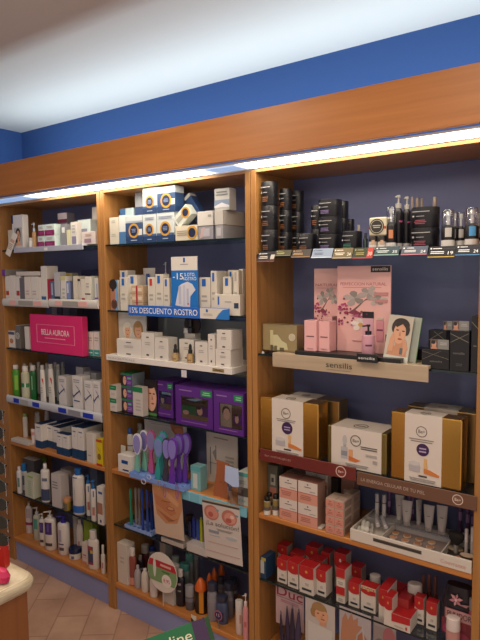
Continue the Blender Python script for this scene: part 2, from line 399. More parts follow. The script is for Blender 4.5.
# pelmet with fluorescent strip
pe = empty('light_pelmet', 'long cherry wood pelmet running across the top of all the shelves', 'pelmet', (-1.87, -.11, 2.02))
link('fascia_board', box(0.002, 3.6, 0, .018, .012, .172, .002), WOODP, pe)
def diffuser_mat():
    M = bpy.data.materials.new('lit_diffuser'); M.use_nodes = True; nt = M.node_tree; b = nt.nodes['Principled BSDF']
    tc = nt.nodes.new('ShaderNodeTexCoord'); sp = nt.nodes.new('ShaderNodeSeparateXYZ'); nt.links.new(tc.outputs['Object'], sp.inputs[0])
    mr = nt.nodes.new('ShaderNodeMath'); mr.operation = 'DIVIDE'; mr.inputs[1].default_value = 3.6; nt.links.new(sp.outputs[0], mr.inputs[0])
    r = nt.nodes.new('ShaderNodeValToRGB'); el = r.color_ramp.elements
    off = (.16, .27, .48, 1); on = (8, 7.2, 5.8, 1)  # unlit gaps get a faint blue emission standing in for reflected light
    def fx(u): return (X_at(u, -.05, 2.03)+1.87)/3.6
    pts = [(fx(30), off), (fx(50), on), (fx(186), on), (fx(212), off), (fx(242), off), (fx(248), on), (.96, on), (1., off)]
    el[0].position, el[0].color = pts[0]; el[1].position, el[1].color = pts[1]
    for p, c in pts[2:]: q = el.new(p); q.color = c
    nt.links.new(mr.outputs[0], r.inputs[0]); nt.links.new(r.outputs[0], b.inputs['Emission Color']); b.inputs['Emission Strength'].default_value = 1.0
    b.inputs['Base Color'].default_value = (.5, .6, .7, 1)
    return M
link('diffuser', box(0.002, 3.6, .02, .106, -.004, .0), diffuser_mat(), pe, 'glowing white light strip')
link('upward_glow_blocker', box(0.002, 3.6, .0185, .107, .0005, .008), mat('c8c8cc', .5), pe)  # unseen slab added to block the strip's upward light from the ceiling
bm = bmesh.new()
tube_between(bm, (.1, .2, .012), (1.5, .2, .012), .013)
link('light_tube', bm, mat('f0f4f8', .3), pe)
bm = bmesh.new(); tube_between(bm, (1.6, .2, .012), (3.0, .2, .012), .013); link('light_tube', bm, mat('f0f4f8', .3), pe)

# ================================================================ DISPLAY TRAYS AND RAILS
def free_box(name, label, cat, x0, x1, y0, y1, z0, z1, m, bev=.001, pr=(), group=None, pname='body'):
    e = empty(name, label, cat, ((x0+x1)/2, (y0+y1)/2, z0), 0, group)
    w, d, h = x1-x0, y1-y0, z1-z0
    link(pname, box(-w/2, w/2, -d/2, d/2, 0, h, bev), m, e)
    if pr: printing('printed_label', e, w, h, -d/2-.0005, pr)
    return e
def tray(name, label, x0, x1, y0, y1, z0, zf, zfl, m, pr=(), cat='tray', t=.004):
    """floor slab z0..zfl with a front lip up to zf"""
    e = empty(name, label, cat, ((x0+x1)/2, y0, z0)); w = x1-x0; d = y1-y0
    link('tray_floor', box(-w/2, w/2, .0, d, 0, zfl-z0, .0008), m, e)
    link('front_lip', box(-w/2, w/2, -t, -.0002, 0, zf-z0, .0008), m, e)
    if pr: printing('printed_label', e, w, zf-z0, -t-.0004, pr)
    return e

# ---------------- left unit, top shelf
x0, x1 = X_at(15, -.004, 1.77), X_at(84, -.004, 1.77)
def price_rail(label, x0, x1, zc, r, body, patches, group=None):
    e = empty('price_rail', label, 'price rail', ((x0+x1)/2, -.004, zc), 0, group); w = x1-x0
    pts = [(.003, -r)]+[(-.007*math.cos(a)+.0, r*math.sin(a)) for a in [math.radians(t) for t in range(-80, 81, 20)]]+[(.003, r)]
    link('holder', extrude_x(pts, -w/2, w/2), mat(body, .25), e, smooth=True)
    sh = [('r', a, b, .22, .78, c) for a, b, c in patches]
    if sh: printing('paper_insert', e, w, 2*r, -.0072, sh, z0=-r)
    return e
tr = free_box('display_tray', 'pale grey plastic display tray on the top left glass shelf', 'tray', x0, x1, -.006, .20, 1.7655, 1.772, mat('b9bcc8', .3), pname='tray_floor')
w_ = x1-x0
link('front_lip', box(-w_/2, w_/2, -.1095, -.1035, -.018, .008, .001), mat('b4b8c8', .3), tr)
printing('price_ticket', tr, w_, .02, -.110, [('r', -.03, .02, .1, .85, 'e8e8e8')], z0=-.016)
price_rail('rounded white price rail with pink patches, left half of the second shelf', X_at(4, 0, 1.48), X_at(49, 0, 1.48), 1.4815, .0205, 'cfcac4', [(-.32, -.18, 'e8b0a8'), (-.12, .2, '9c9a92'), (.22, .38, 'e8b0a8')], 'rounded rails on the second shelf')
price_rail('rounded white price rail with pink patches, right half of the second shelf', X_at(50.5, 0, 1.48), X_at(99.3, 0, 1.48), 1.487, .0205, 'cfcac4', [(-.36, -.22, 'e8b0a8'), (-.2, .12, '9c9a92'), (.13, .3, 'e8b0a8')], 'rounded rails on the second shelf')
B = '2438b0'
price_rail('white price rail with four dark blue blocks along the green bottle shelf', -1.648, -.852, .943, .0215, 'bfc2c8', [(-.41, -.345, B), (-.33, -.24, 'a8a69e'), (-.19, -.115, B), (.09, .17, B), (.19, .31, '8c8c94'), (.335, .43, B)])

# ================================================================ GOODS: LEFT UNIT
MAG, NAVY, GRY = '8a1f5c', '1f3560', '8e8c90'
# ---- top shelf
z = 1.7722
GRP = None
e = carton(z, 13, 23.5, 215, .012, .035, 'white display carton with a portrait of a dark-haired woman, top left shelf', pr=face(-.3, .42, .08, .62)+[('r', -.5, -.38, .75, 1, '2a2a50')], bmat=None)
e = empty('folded_leaflet', 'white folded leaflet leaning out diagonally over the left end of the top shelf', 'leaflet', (X_at(8, -.012, 1.76)+.002, -.012, 1.745), .35)
e.rotation_euler = (0, math.radians(28), .2)
link('paper', box(-.018, .018, -.0012, .0012, -.01, .12, 0), mat('d8d2ca', .5), e); printing('printed_label', e, .036, .12, -.0016, [('l', -.4, .35, .2, .5, 4, 'a0807a'), ('r', -.4, .4, .55, .7, 'c8a090')])
carton(z, 8.5, 12.5, 230, .02, .02, 'slim cream sachet standing at the far left of the top shelf', body='cfc4ae')
jar(z, 29, 33, 238, .012, 'tiny white pot beside the woman carton, top left shelf', 'd8d4d0', 'c4c0c0', .3)
bottle(z, 32.5, 37, 223, .03, 'amber bottle with a pale blue pump, top left shelf', 'c89a68', 'pump', 'b8c4d4', capf=.35)
mg = [('r', -.5, .5, 0, .48, MAG), ('l', -.3, .3, .1, .35, 2, 'a85080'), ('l', -.3, .3, .62, .85, 2, 'b09898')]
for (a, b, t, y, zz, nm) in ((38, 44.3, 233.5, .012, z, 'lower left'), (44.8, 55, 233, .012, z, 'lower right'), (38.5, 44.3, 222, .012, z+.056, 'upper left'), (44.8, 54.5, 221, .012, z+.056, 'upper right')):
    h0 = spot(a, b, t, y, zz)[3]
    x, w, Y, _ = spot(a, b, t, y, zz)
    e = empty('carton', 'magenta and white face care carton, %s of the four stacked on the top shelf' % nm, 'box', (x, .035, zz+(.0006 if zz > z+.01 else 0)), 0, 'magenta and white cartons')
    link('body', box(-w/2, w/2, -.023, .023, 0, .0555, .0008), mat('cfe0dc', .4), e); printing('printed_label', e, w, .0555, -.0236, mg)
carton(z, 59, 68, 213, .12, .05, 'tall grey carton with white and burgundy top behind the magenta stack', body='6e6a74', pr=[('r', -.5, .5, .82, 1, 'c8bcc0'), ('r', -.5, .5, .72, .82, '6a2038')])
carton(z, 61, 66.5, 224, .03, .04, 'slim grey carton with a small white label right of the magenta stack', body='86868c', pr=[('r', -.2, .3, .6, .85, 'e0e0e0')])
carton(z, 67, 70.5, 230, .012, .03, 'narrow cream yellow carton, top left shelf', body='d8d4b0')
carton(z, 71.2, 77, 222, .012, .03, 'tall white carton with a grey block low on its front, top left shelf', pr=[('r', -.3, .4, .05, .38, '85809a'), ('l', -.3, .3, .5, .9, 3, 'b0b0b0')])
carton(z, 78.5, 91, 219.5, .10, .06, 'white carton with a lilac label standing behind the low mauve carton', body='d6e2e2', pr=[('r', -.32, .25, .25, .65, '9090a8')])
carton(z, 82, 95.5, 231.5, .012, .05, 'low cream carton with a mauve label at the right end of the top left shelf', pr=[('r', -.3, .2, .12, .45, '9a7c90'), ('l', -.3, .3, .6, .85, 2, 'b89c90')], body='dcd0cc')
carton(z, 93, 98, 207, .16, .04, 'tall white carton against the back, half hidden by the upright, top left shelf')

# ---- second shelf
z = 1.4785+.0005
a = 'left unit second shelf'
carton(z, 6, 10, 276, .012, .05, 'narrow white carton with a small red square at the far left, '+a, pr=[('r', -.3, .4, .28, .44, 'b8402c')])
carton(z, 10.4, 15.6, 275.5, .012, .05, 'plain white carton right of the far left red-square one, '+a, body='e0d8d0')
carton(z, 16, 20, 276.5, .012, .05, 'white carton with a red square touching a dark grey carton, '+a, pr=[('r', -.2, .5, .28, .46, 'b03a2c')])
carton(z, 20.3, 24.8, 278, .012, .05, 'narrow dark grey carton between white ones, '+a, body='6e6a70')
carton(z, 25.2, 31, 276.5, .012, .05, 'white carton just right of the dark grey one, '+a, pr=[('l', -.3, .3, .3, .5, 2, 'c8a8a0')], body='e0d8d0')
carton(z, 31.6, 38.2, 276.5, .012, .05, 'white carton, second to the right of the dark grey one, '+a, pr=[('l', -.3, .3, .3, .5, 2, 'c8a8a0')])
carton(z, 38.7, 41.6, 277, .012, .05, 'thin white carton left of the blue-footed carton, '+a, body='e2dad2')
zt = z+spot(31.6, 38.2, 276.5, .012, z)[3]+.001
def laid(x0, x1, y0, y1, z0, h, label, body, pr=(), endc=None, group=None, top=None):
    e = empty('carton', label, 'box', ((x0+x1)/2, (y0+y1)/2, z0), 0, group); w, d = x1-x0, y1-y0
    link('body', box(-w/2, w/2, -d/2, d/2, 0, h, .0008), mat(body, .4), e)
    if endc: link('end_flap', box(-w/2, w/2, -d/2-.001, -d/2-.0001, 0, h), mat(endc, .4), e)
    if top: link('top_flap', box(-w/2, w/2, -d/2, d/2, h, h+.0007), mat(top, .4), e)
    if pr: printing('printed_label', e, w, h, -d/2-.0012, pr)
    return e
laid(-1.649, X_at(5.4, .0, 1.6), 0, .14, zt+.0035, .036, 'grey carton with a purple end lying on the row, far left of the second shelf', '8c8884', endc='7a3fa0')
laid(X_at(16, .012, 1.6), X_at(40, .012, 1.6), .014, .06, zt+.0035, .022, 'long white carton lying flat on top of the row, '+a, 'd4ccc4', top='a8a09a')
carton(z, 42, 47.6, 266, .012, .07, 'tall white carton with a blue block at the foot, '+a, pr=[('r', -.5, .3, .0, .2, '3464a0')])
carton(z, 48, 50.5, 279, .012, .05, 'narrow crimson carton, '+a, body='a8283c')
carton(z, 51, 54.5, 281, .012, .04, 'narrow slate blue carton beside the crimson one, '+a, body='56688c', pr=[('r', -.2, .2, .4, .9, 'a8b0c4')])
carton(z, 55, 60.5, 272, .012, .04, 'tall light grey carton with a near black foot, '+a, body='b8b8be', pr=[('r', -.5, .5, 0, .25, '2a3444')])
carton(z, 61.5, 66.5, 276, .012, .04, 'white carton with a yellowish top, '+a, pr=[('r', -.5, .5, .85, 1, 'cfc890'), ('l', -.2, .3, .2, .6, 3, 'b0b0b0')])
carton(z, 67, 70.6, 281, .012, .05, 'periwinkle blue carton, '+a, body='7c8cc0', pr=[('r', -.3, .1, .5, .9, 'd8d8e0')])
carton(z, 65, 73, 273, .09, .04, 'carton with a mustard yellow top behind the periwinkle one, '+a, body='8c8c78', pr=[('r', -.5, .5, .8, 1, 'b8a850')])
carton(z, 71, 73.2, 281, .014, .05, 'very thin dark grey carton beside the periwinkle one, '+a, body='5a5c66')
carton(z, 73.8, 78, 276, .012, .05, 'cream carton right of the very thin dark grey one, '+a, body='d8d0c0')
carton(z, 78.5, 81, 279, .012, .04, 'thin cream carton with a black top edge, '+a, body='cfc8bc', pr=[('r', -.5, .5, .92, 1, '202020')])
carton(z, 81.5, 85.2, 279, .012, .04, 'cream carton with a crimson block at its foot, '+a, body='dcd6ca', pr=[('r', -.3, .5, 0, .28, 'a01c3c')])
carton(z, 85.6, 91, 276.5, .012, .05, 'broad cream carton with a thin black bar low on its front, '+a, body='e0dace', pr=[('r', -.5, .5, .38, .42, '1c1c1c'), ('l', -.3, .3, .6, .8, 2, 'b0aca4')])
carton(z, 91.5, 95, 276, .02, .05, 'pale grey green carton right of the black-bar one, '+a, body='b4b8ae')
carton(z, 95.2, 98.6, 278, .012, .05, 'white carton with purple lines at the right end, '+a, pr=[('r', -.5, .5, .25, .3, '6a4a90'), ('r', .1, .3, .3, .8, '8090b8')])
xx0, xx1 = X_at(82, .15, 1.63), X_at(99, .15, 1.63)
st = laid(xx0, min(xx1, -.855), .145, .20, 1.4792, .105, 'dark carton at the back carrying a navy box, '+a, '32323c')
laid(xx0, min(xx1, -.855), .145, .20, 1.4792+.107, .068, 'navy box with a pale photo strip atop the dark carton, '+a, '1d2346', pr=[('r', -.5, .5, .05, .48, 'b0aca6'), ('e', .2, .3, .14, .2, 'c8a088'), ('e', .3, .34, .12, .16, '50382c')])

# ---- third shelf with the pink box
z = 1.2285
a = 'left unit third shelf'
pk = [('r', -.36, .36, .735, .745, 'f0a0b8'), ('r', -.36, .36, .255, .265, 'f0a0b8'), ('r', -.363, -.357, .255, .745, 'f0a0b8'), ('r', .357, .363, .255, .745, 'f0a0b8'),
      ('t', 'BELLA AURORA', -.265, .27, .47, .62, 'f8e8ec'), ('l', -.23, .22, .36, .41, 1, 'f098b4')]
carton(z, 31, 83, 315.5, .004, .035, 'large bright pink box with white lettering standing on the third shelf', body='dc3070', pr=pk, name='gift_box')
carton(z, 9, 15, 331, .02, .05, 'small white carton with brown print at the left end, '+a, pr=[('r', -.5, .5, .78, .95, '50587a'), ('e', 0, .4, .3, .15, 'b07858')])
carton(z, 16, 20.5, 325.5, .015, .09, 'grey-brown carton with a round white emblem, '+a, body='706c66', pr=[('o', 0, .55, .42, .1, 'd8d4cc'), ('o', 0, .55, .22, .08, 'd8d4cc')], top='c0bab2')
carton(z, 25.5, 29.8, 327, .015, .02, 'slim white leaflet card tucked against the left side of the pink box', body='dcd4cc', tilt=-.03, dz=.0016)
for k, (u0, u1) in enumerate(((87, 93.6), (94.2, 99.8))):
    carton(z, u0, u1, 332, .05, .06, 'white carton with a turquoise foot right of the pink box, %s one' % ('left', 'right')[k], pr=[('r', -.5, .5, .02, .26, '3c9c98'), ('l', -.4, .4, .08, .18, 1, 'c0e0dc'), ('l', -.4, .4, .6, .8, 2, 'b0a8a4')], group='turquoise footed cartons')
for k, (u0, u1, t, c) in enumerate(((53, 58, 303, '9a949a'), (59, 63, 306, '50525e'), (64, 70, 305, '6a6c78'), (71, 78, 306, '484a56'))):
    carton(z, u0, u1, t, .13, .05, ('pale', 'charcoal', 'slate grey', 'darkest')[k]+' tall carton seen over the pink box at the back', body=c)

# ---- green bottle shelf
z = .9485
a = 'on the blue-railed shelf'
gl = [(.2, .75, '5a9a4a', 40)]
GREEN = milky('green_gel', '2a8a30', .9)
bottle(z, 13, 21, 364.8, .03, 'bright green gel bottle with a white cap, leftmost '+a, '4c9430', 'cap', 'dcd8d4', [(.22, .68, '8cc048', 0, 55)], capf=.13, neck=.6)
bottle(z, 22, 31, 366, .004, 'pale yellow bottle with a green printed band '+a, 'c6c098', 'cap', 'dcd8d4', [(.1, .8, 'b8b8a0'), (.38, .5, '2c7c48'), (.38, .5, 'dfe6dc', 10, 25)], capf=.16, neck=.6)
bottle(z, 30.8, 37.5, 365.2, .03, 'dark green shampoo bottle with a white cap '+a, '1c6a34', 'cap', 'd4d0cc', [(.15, .75, '186030'), (.3, .7, '8cbc94', -8, 8)], capf=.15, neck=.7)
for k, (u0, u1, t, lab) in enumerate(((38, 45.5, 365, 'left of two white tubes with a red flash, caps up'), (46, 54, 364, 'right of two white tubes with a red flash, caps up'))):
    e = squeeze_tube(z, u0, u1, t, .006+.02*k, lab+', green bottle shelf', 'd8d4d0', 'b0aca8', .12, up=True, group='red flash tubes', rot=.2, pr=[('p', [(-.1, .80), (.42, .56), (.42, .72)], 'c83828'), ('l', -.3, .2, .3, .5, 3, 'a8a4a0')])
gls = [(23.5, 28, 363.5, .12), (30, 34.5, 363, .13), (37.5, 42, 362, .15), (46, 50.5, 363, .13), (50.5, 55, 364, .10), (54.5, 58.5, 362, .15), (57, 61.5, 364, .10), (61.5, 66, 362, .17)]
bl = ['first', 'second', 'third', 'fourth', 'fifth', 'sixth', 'seventh', 'eighth']
for k, (u0, u1, t, Y) in enumerate(gls):
    bottle(z, u0, u1, t, Y, bl[k]+' from the left of the grey-capped bottles at the back of the green bottle shelf', ('b8bcb6', 'a4a8a4', '8a9088')[k % 3], 'cap', 'a4a09c', capf=.14, neck=.75, group='grey capped bottles in the back row')
slash = lambda c: [('p', [(-.42, .42), (-.1, .52), (.3, .62), (.42, .45), (.3, .58), (-.1, .47), (-.42, .37)], c), ('p', [(-.15, .74), (.1, .68), (.38, .5), (.12, .64)], c), ('p', [(-.5, .5), (-.3, .35), (-.5, .43)], c), ('l', -.38, .3, .80, .92, 2, '9a9a9c')]
for k, (u0, u1, t, ybx, D) in enumerate(((59.2, 66.6, 376.3, .03, .055), (73.3, 82.5, 376.2, .006, .055), (85.2, 93.2, 381.3, .004, .05), (94, 100.6, 381.5, .004, .05))):
    carton(z, u0, u1, t, ybx, D, bl[k]+' from the left of the white cartons with dark blue slash, green bottle shelf', pr=slash('26346a')+([('r', -.35, .25, .28, .31, '2a3c80')] if k == 1 else []), group='white slash cartons', body='d6d2d0')
for k, (u0, u1, t, Y) in enumerate(((77, 84, 367, .12), (85, 91, 372, .11), (91.8, 97, 373, .11))):
    carton(z, u0, u1, t, Y, .05, ('tallest, left', 'middle', 'right')[k]+' grey white carton behind the slash cartons, green bottle shelf', body='a8a6aa')

# ---- wooden shelf with navy-footed cartons
z = .7005
a = 'on left unit wooden shelf'
carton(z, 11, 28.5, 440.5, 444.5, .045, 'long white carton lying flat at the left end '+a, body='ccc4bc')
bottle(z, 23.2, 28.5, 413.5, .12, 'slim white bottle with a green tip '+a, 'd0ccc8', 'cap', '7a9a5c', capf=.12, neck=.7)
squeeze_tube(z, 29.5, 35.5, 429, .02, 'small white tube with pink print '+a, 'dcd0cc', 'b8a8a8', .1, pr=[('r', -.3, .4, .6, .8, 'd89090')])
bottle(z, 34.8, 41, 412, .17, 'white bottle behind the first navy-footed carton '+a, 'b8b4b2', 'cap', 'c0bcb8', capf=.12, neck=.7)
bottle(z, 45, 50, 411, .17, 'grey white bottle at the back '+a, 'a8a4a2', 'cap', 'b0acaa', capf=.12, neck=.7)
nv = [('l', -.3, .3, .82, .9, 1, '5a6480'), ('e', .1, .72, .04, .015, '283c68')]
for k, (u0, u1, t, yb, D, D2) in enumerate(((35.8, 42, 424, .008, .1, 'leftmost, standing apart'), (47, 53, 425, .01, .16, 'second'), (53.5, 60.5, 427.5, .01, .16, 'third'), (57, 61.8, 433.5, -.0, 0, 'small front'), (62.3, 68.6, 434.8, 0, 0, 'small front right'), (72.5, 77.8, 427, .008, .12, 'tall'), (78.3, 84.2, 428, .008, .12, 'tall right'))):
    if D == 0: continue
    carton(z, u0, u1, t, yb if k not in (1, 2) else .045, D, 'white carton with navy foot and navy top, %s, upper wooden shelf left unit' % D2, pr=nv, base=('264468', .31), top='22385c', group='navy footed cartons')
for k, (u0, u1, t) in enumerate(((57, 62.3, 433.5), (62.8, 69, 434.8))):
    carton(z, u0, u1, t, .003, .038, 'short white carton with navy foot, %s of the front pair' % ('left', 'right')[k], pr=nv, base=('264468', .36), top='22385c', group='short navy footed cartons')
carton(z, 87, 93.6, 433, .006, .05, 'plain tall cream carton right of the navy-footed ones', body='d2cac0', pr=[('l', -.3, .2, .2, .3, 1, 'a8a098')])
carton(z, 94, 96.6, 434, .01, .05, 'very thin white carton beside the yellow one', body='d4ccc4')
carton(z, 96.8, 102.6, 439.5, .002, .04, 'yellow carton with red top and foot beside the upright', body='d8c020', pr=[('r', -.5, .5, 0, .08, 'b03020'), ('r', -.5, .5, .9, 1, 'b85020'), ('e', 0, .35, .3, .12, '8a6a20'), ('p', [(-.3, .7), (.2, .55), (-.1, .62)], 'a03020')])
carton(z, 88, 96, 424, .12, .06, 'grey carton at the back behind the plain cream one', body='8c8c90')

# ---- lower glass shelf
z = .4025
a = 'on left unit lower glass shelf'
bottle(z, 17.2, 23, 466.5, 494, 'white bottle with a white cap, leftmost '+a, 'd4d4d6', 'cap', 'd8d8d8', [(.25, .6, '6c8a7c', -20, 30)], capf=.13)
bottle(z, 21.5, 28, 463.2, .05, 'white bottle with a blue cap '+a, 'd8dce0', 'cap', '2f74b8', [(.2, .55, '6c7c94')], capf=.28, neck=.72)
carton(z, 25, 33.8, 475.5, .006, .05, 'white carton with a lime green top edge '+a, pr=[('r', -.1, .5, .93, 1, '9ac05c'), ('l', -.1, .3, .1, .8, 8, 'a8b898')], body='ccd0bc')
carton(z, 24, 35, 459.5, .10, .05, 'dark grey carton with a pale top, back left '+a, body='4c4c50', top='b8b4b0')
bottle(z, 41, 47.5, 457, .17, 'white bottle with a lime green cap at the back '+a, 'b4b8a4', 'cap', '88b040', capf=.14, neck=.9)
bottle(z, 41.5, 51.2, 463.5, .01, 'white pump bottle with a slate blue panel '+a, 'dcdad8', 'cap', 'e0e0e0', [(.05, .35, '445070'), (.56, .64, '6a7488', -20, 45)], capf=.14, neck=.35, shoulder=.06)
carton(z, 52.3, 61, 474.5, .01, .055, 'tall white carton with grey print '+a, pr=[('l', -.4, .2, .55, .8, 3, '8c8488')], body='ccc6c4', rot=.05)
xx = spot(52, 61, 467.3, .012, z)
carton(z, 61.5, 72, 470, .11, .06, 'wide grey white carton at the back of the lower glass shelf, left unit', body='b0aaa8')
jar(z, 63.6, 71.5, 497.5, .006, 'small amber candle jar with a peach lid', 'a08c3c', 'c89068', .3, rows=[(.1, .6, '6a6458')])
bottle(z, 73.2, 86, 467.8, .006, 'large white bottle with a blue cap and blue band', 'd6d2ce', 'cap', '2a68b0', [(.05, .2, '2c64b4'), (.80, .82, '2c50a0', -45, 10), (.3, .55, 'a8aab4', -20, -14)], capf=.14, neck=.5, shoulder=.06, ang=80)
for k, (u0, u1, t, Y) in enumerate(((86.5, 92, 475, .035), (91.3, 97.3, 480, .006))):
    bottle(z, u0, u1, t, Y, 'white lotion bottle with a blue pump, %s of two beside the photo carton' % ('left', 'right')[k], 'dad6d2', 'pump', '2c6cb0', [(.15, .35, 'b07468', -10, 40), (.6, .75, '3a5ca8', 10, 30)], capf=.2, neck=.6, group='blue pump bottles')
carton(z, 97.8, 103.2, 487, .003, .04, 'white carton with a brown photo by the upright, lower glass shelf', pr=[('r', -.5, .5, .28, .58, 'a87860'), ('r', -.2, .5, .82, .88, '3858a0'), ('e', .1, .1, .15, .04, '2c3c70')])
carton(z, 91, 98, 468, .16, .05, 'dark blue and grey carton at the back right of the lower glass shelf, left unit', body='6a7894')

# ---- bottom shelf
z = .1375
a = 'on left unit bottom shelf'
bottle(z, 26, 33.8, 501.5, 534, 'slender white bottle with a magenta band '+a, 'd0c8cc', 'cap', 'c8c4c4', [(.27, .36, '8c3468'), (.5, .8, 'b4acb4', -30, 40)], capf=.12, neck=.3, shoulder=.18)
bottle(z, 33.7, 42, 507, 541, 'clear pump bottle with a round teal label '+a, 'b8bcb0', 'pump', 'd0d0d0', [(.35, .66, '4c988c', 30)], capf=.22, neck=.35, shoulder=.12)
PUR = '4a3478'
for k, (u0, u1, t, yb) in enumerate(((39.8, 46.5, 513.5, 546.5), (45, 57.5, 511, 551.5))):
    bottle(z, u0, u1, t, yb, 'white pump bottle with a purple label, %s of the pair on the bottom shelf' % ('rear left', 'front right')[k], 'dcd6d0', 'pump', 'd8d6d4', [(.42, .74, PUR, 38), (.12, .2, '44403c', 36), (.5, .7, '6c5aa0', 10)], capf=.17, neck=.35, shoulder=.06, group='purple label pump bottles')
bottle(z, 58.3, 70.8, 515.5, 556, 'white bottle with a violet blue pump '+a, 'dcd8d6', 'pump', '3830a0', [(.27, .30, '2c2c58', -40, 20), (.12, .2, '5a4a50', -30, 20), (.35, .66, 'a8a4b8', -30, 0)], capf=.17, neck=.4, shoulder=.06)
squeeze_tube(z, 71.5, 78.5, 516, .08, 'translucent grey tube behind the navy-lidded jar', 'a09c9c', '888488', .1)
bottle(z, 77, 84.5, 519.5, .07, 'white lotion bottle with a tapering neck and small pink mark '+a, 'd8d2d0', 'cap', 'd8d4d2', [(.3, .42, 'c08a94', -15, 15)], capf=.1, neck=.35, shoulder=.3)
carton(z, 84.6, 93.5, 521.5, .09, .04, 'lime green carton at the back '+a, body='8cac30', pr=[('r', .2, .5, .3, .8, 'a0883a'), ('r', -.3, -.1, .1, .3, '303820')])
carton(z, 94.5, 100, 524, .12, .04, 'olive and black carton at the back right '+a, body='4c4830')
jar(z, 69, 82.3, 547, 562, 'squat white jar with a navy lid', 'd8d4d0', '1e2748', .42, rows=[(.12, .4, '5a6078', 12, 40)])
carton(z, 82.3, 88, 543.3, .035, .03, 'small white and pink carton behind the dark label bottle', pr=[('r', -.5, .3, 0, .12, 'd09080'), ('r', -.3, .2, .4, .45, 'a84040'), ('r', -.5, .3, .3, .33, 'd8a8a0')], body='dcd0cc')
bottle(z, 88.2, 100.4, 530, 570, 'white bottle with a dark blue and red label by the upright', 'dcd6d0', 'cap', 'dedad6', [(.12, .6, '3c4864', -75, 10), (.12, .18, 'a03050', -75, 10), (.48, .6, '9c3c54', -75, 5), (.42, .5, 'c8b050', -20, 8)], capf=.22, neck=.55, shoulder=.08, sy=.55)
bottle(z, 101.3, 106, 545, .02, 'small white bottle against the right upright '+a, 'd4cecb', 'cap', 'd8d4d0', [(.2, .4, 'b87c84', -20, 20)], capf=.3)

# ================================================================ GOODS: MIDDLE UNIT
# ---- top shelf, gold ring cartons
z = 1.7655
def ringpr(zc=.42, r=.33): return [('r', -.5, .5, .0, .22, '26406c'), ('r', -.5, .5, .78, .80, 'a8b4c8'), ('r', -.5, .5, .22, .74, '34507c'), ('r', .0, .5, .28, .5, 'd0d4d4'), ('c', 0, zc, r, 'c8983c'), ('c', 0, zc, r*.72, '1c2548'), ('l', -r*.45, r*.45, zc-.07, zc+.08, 3, '8ca0cc'), ('l', -.2, .2, .07, .14, 1, 'a8b4c8')]
def ringpr2(zc=.42, r=.33): return [('r', -.5, .5, .0, .22, '26406c'), ('r', -.5, .5, .22, .3, '48648c'), ('l', -.4, .4, .78, .9, 2, '8c98b4'), ('c', 0, zc, r, 'c8983c'), ('c', 0, zc, r*.72, '1c2548'), ('l', -r*.45, r*.45, zc-.07, zc+.08, 3, '8ca0cc'), ('l', -.2, .2, .07, .14, 1, 'a8b4c8')]
a = 'middle unit top shelf'
for k, (t, zz) in enumerate(((231, z), (218.5, z+.062))):
    pass
x, w, Y, h = spot(110, 119, 217.5, .012, z)
for k in range(2):
    e = empty('carton', 'plain cream carton at the far left, %s of two stacked, %s' % (('lower', 'upper')[k], a), 'box', (x, .04, z+k*(h/2+.0004)), 0, 'plain cream cartons')
    link('body', box(-w/2, w/2, -.028, .028, 0, h/2, .0008), mat('d8d2c2', .4), e); printing('printed_label', e, w, h/2, -.0286, [('l', -.3, .2, .55, .8, 2, 'b0aca0')])
carton(z, 119.6, 126, 215.3, .012, .05, 'white carton with blue lower half beside gold ring cartons, '+a, body='d8dcdc', pr=[('r', -.5, .5, 0, .42, '4c78a8')])
DB = .0565
h1 = spot(143, 156, 214.5, .012, z)[3]
tops = {}
for (u0, u1, t, Y, lvl, nm, f) in ((126.2, 142.6, 216.5, .012, 0, 'lower left', ringpr), (143.2, 156.6, 214.8, .012, 0, 'lower middle', ringpr2), (157.2, 174.3, 213.3, .012, 0, 'lower right', ringpr2),
                                 (143, 157.2, 187.5, .012, 1, 'upper left', ringpr2), (157.8, 175.2, 186.2, .012, 1, 'upper right', ringpr)):
    zb = z if lvl == 0 else z+h1+.003
    x, w, Y, hh = spot(u0, u1, t, Y, zb)
    if lvl == 0: hh = h1+.0015
    e = empty('carton', 'white and blue gold ring carton, %s of the upright stack, %s' % (nm, a), 'box', (x, .012+DB/2, zb), 0, 'gold ring cartons')
    link('body', box(-w/2, w/2, -DB/2, DB/2, 0, hh, .0008), mat('ccd4d6', .4), e)
    if f is ringpr: link('side_band', box(w/2, w/2+.0006, -DB/2, DB/2, hh*.22, hh*.74), mat('34507c', .4), e)
    link('base_band', box(w/2, w/2+.0007, -DB/2, DB/2, 0, hh*.22), mat('26406c', .4), e)
    printing('printed_label', e, w, hh, -DB/2-.0006, f(.45, .36 if w < .07 else .31))
zb = z
x, w, Y, hh = spot(127, 136, 215.5, .085, z)
e = carton(z, 121, 134.5, 208.3, .08, .06, 'blue and pale carton standing behind the cream ones, its top showing, '+a, body='b8ccd4', pr=[('r', -.5, -.1, 0, 1, '3c6ca0')])
e = carton(z, 136, 149, 190, .085, .05, 'blue and white ring carton behind the upper stack, '+a, body='a8acb4', pr=[('r', -.5, .5, 0, .72, '344c78'), ('r', -.5, .5, .3, .42, 'c8ccd0'), ('c', .15, .42, .32, 'b88c3c'), ('c', .15, .42, .22, '1c2548')])
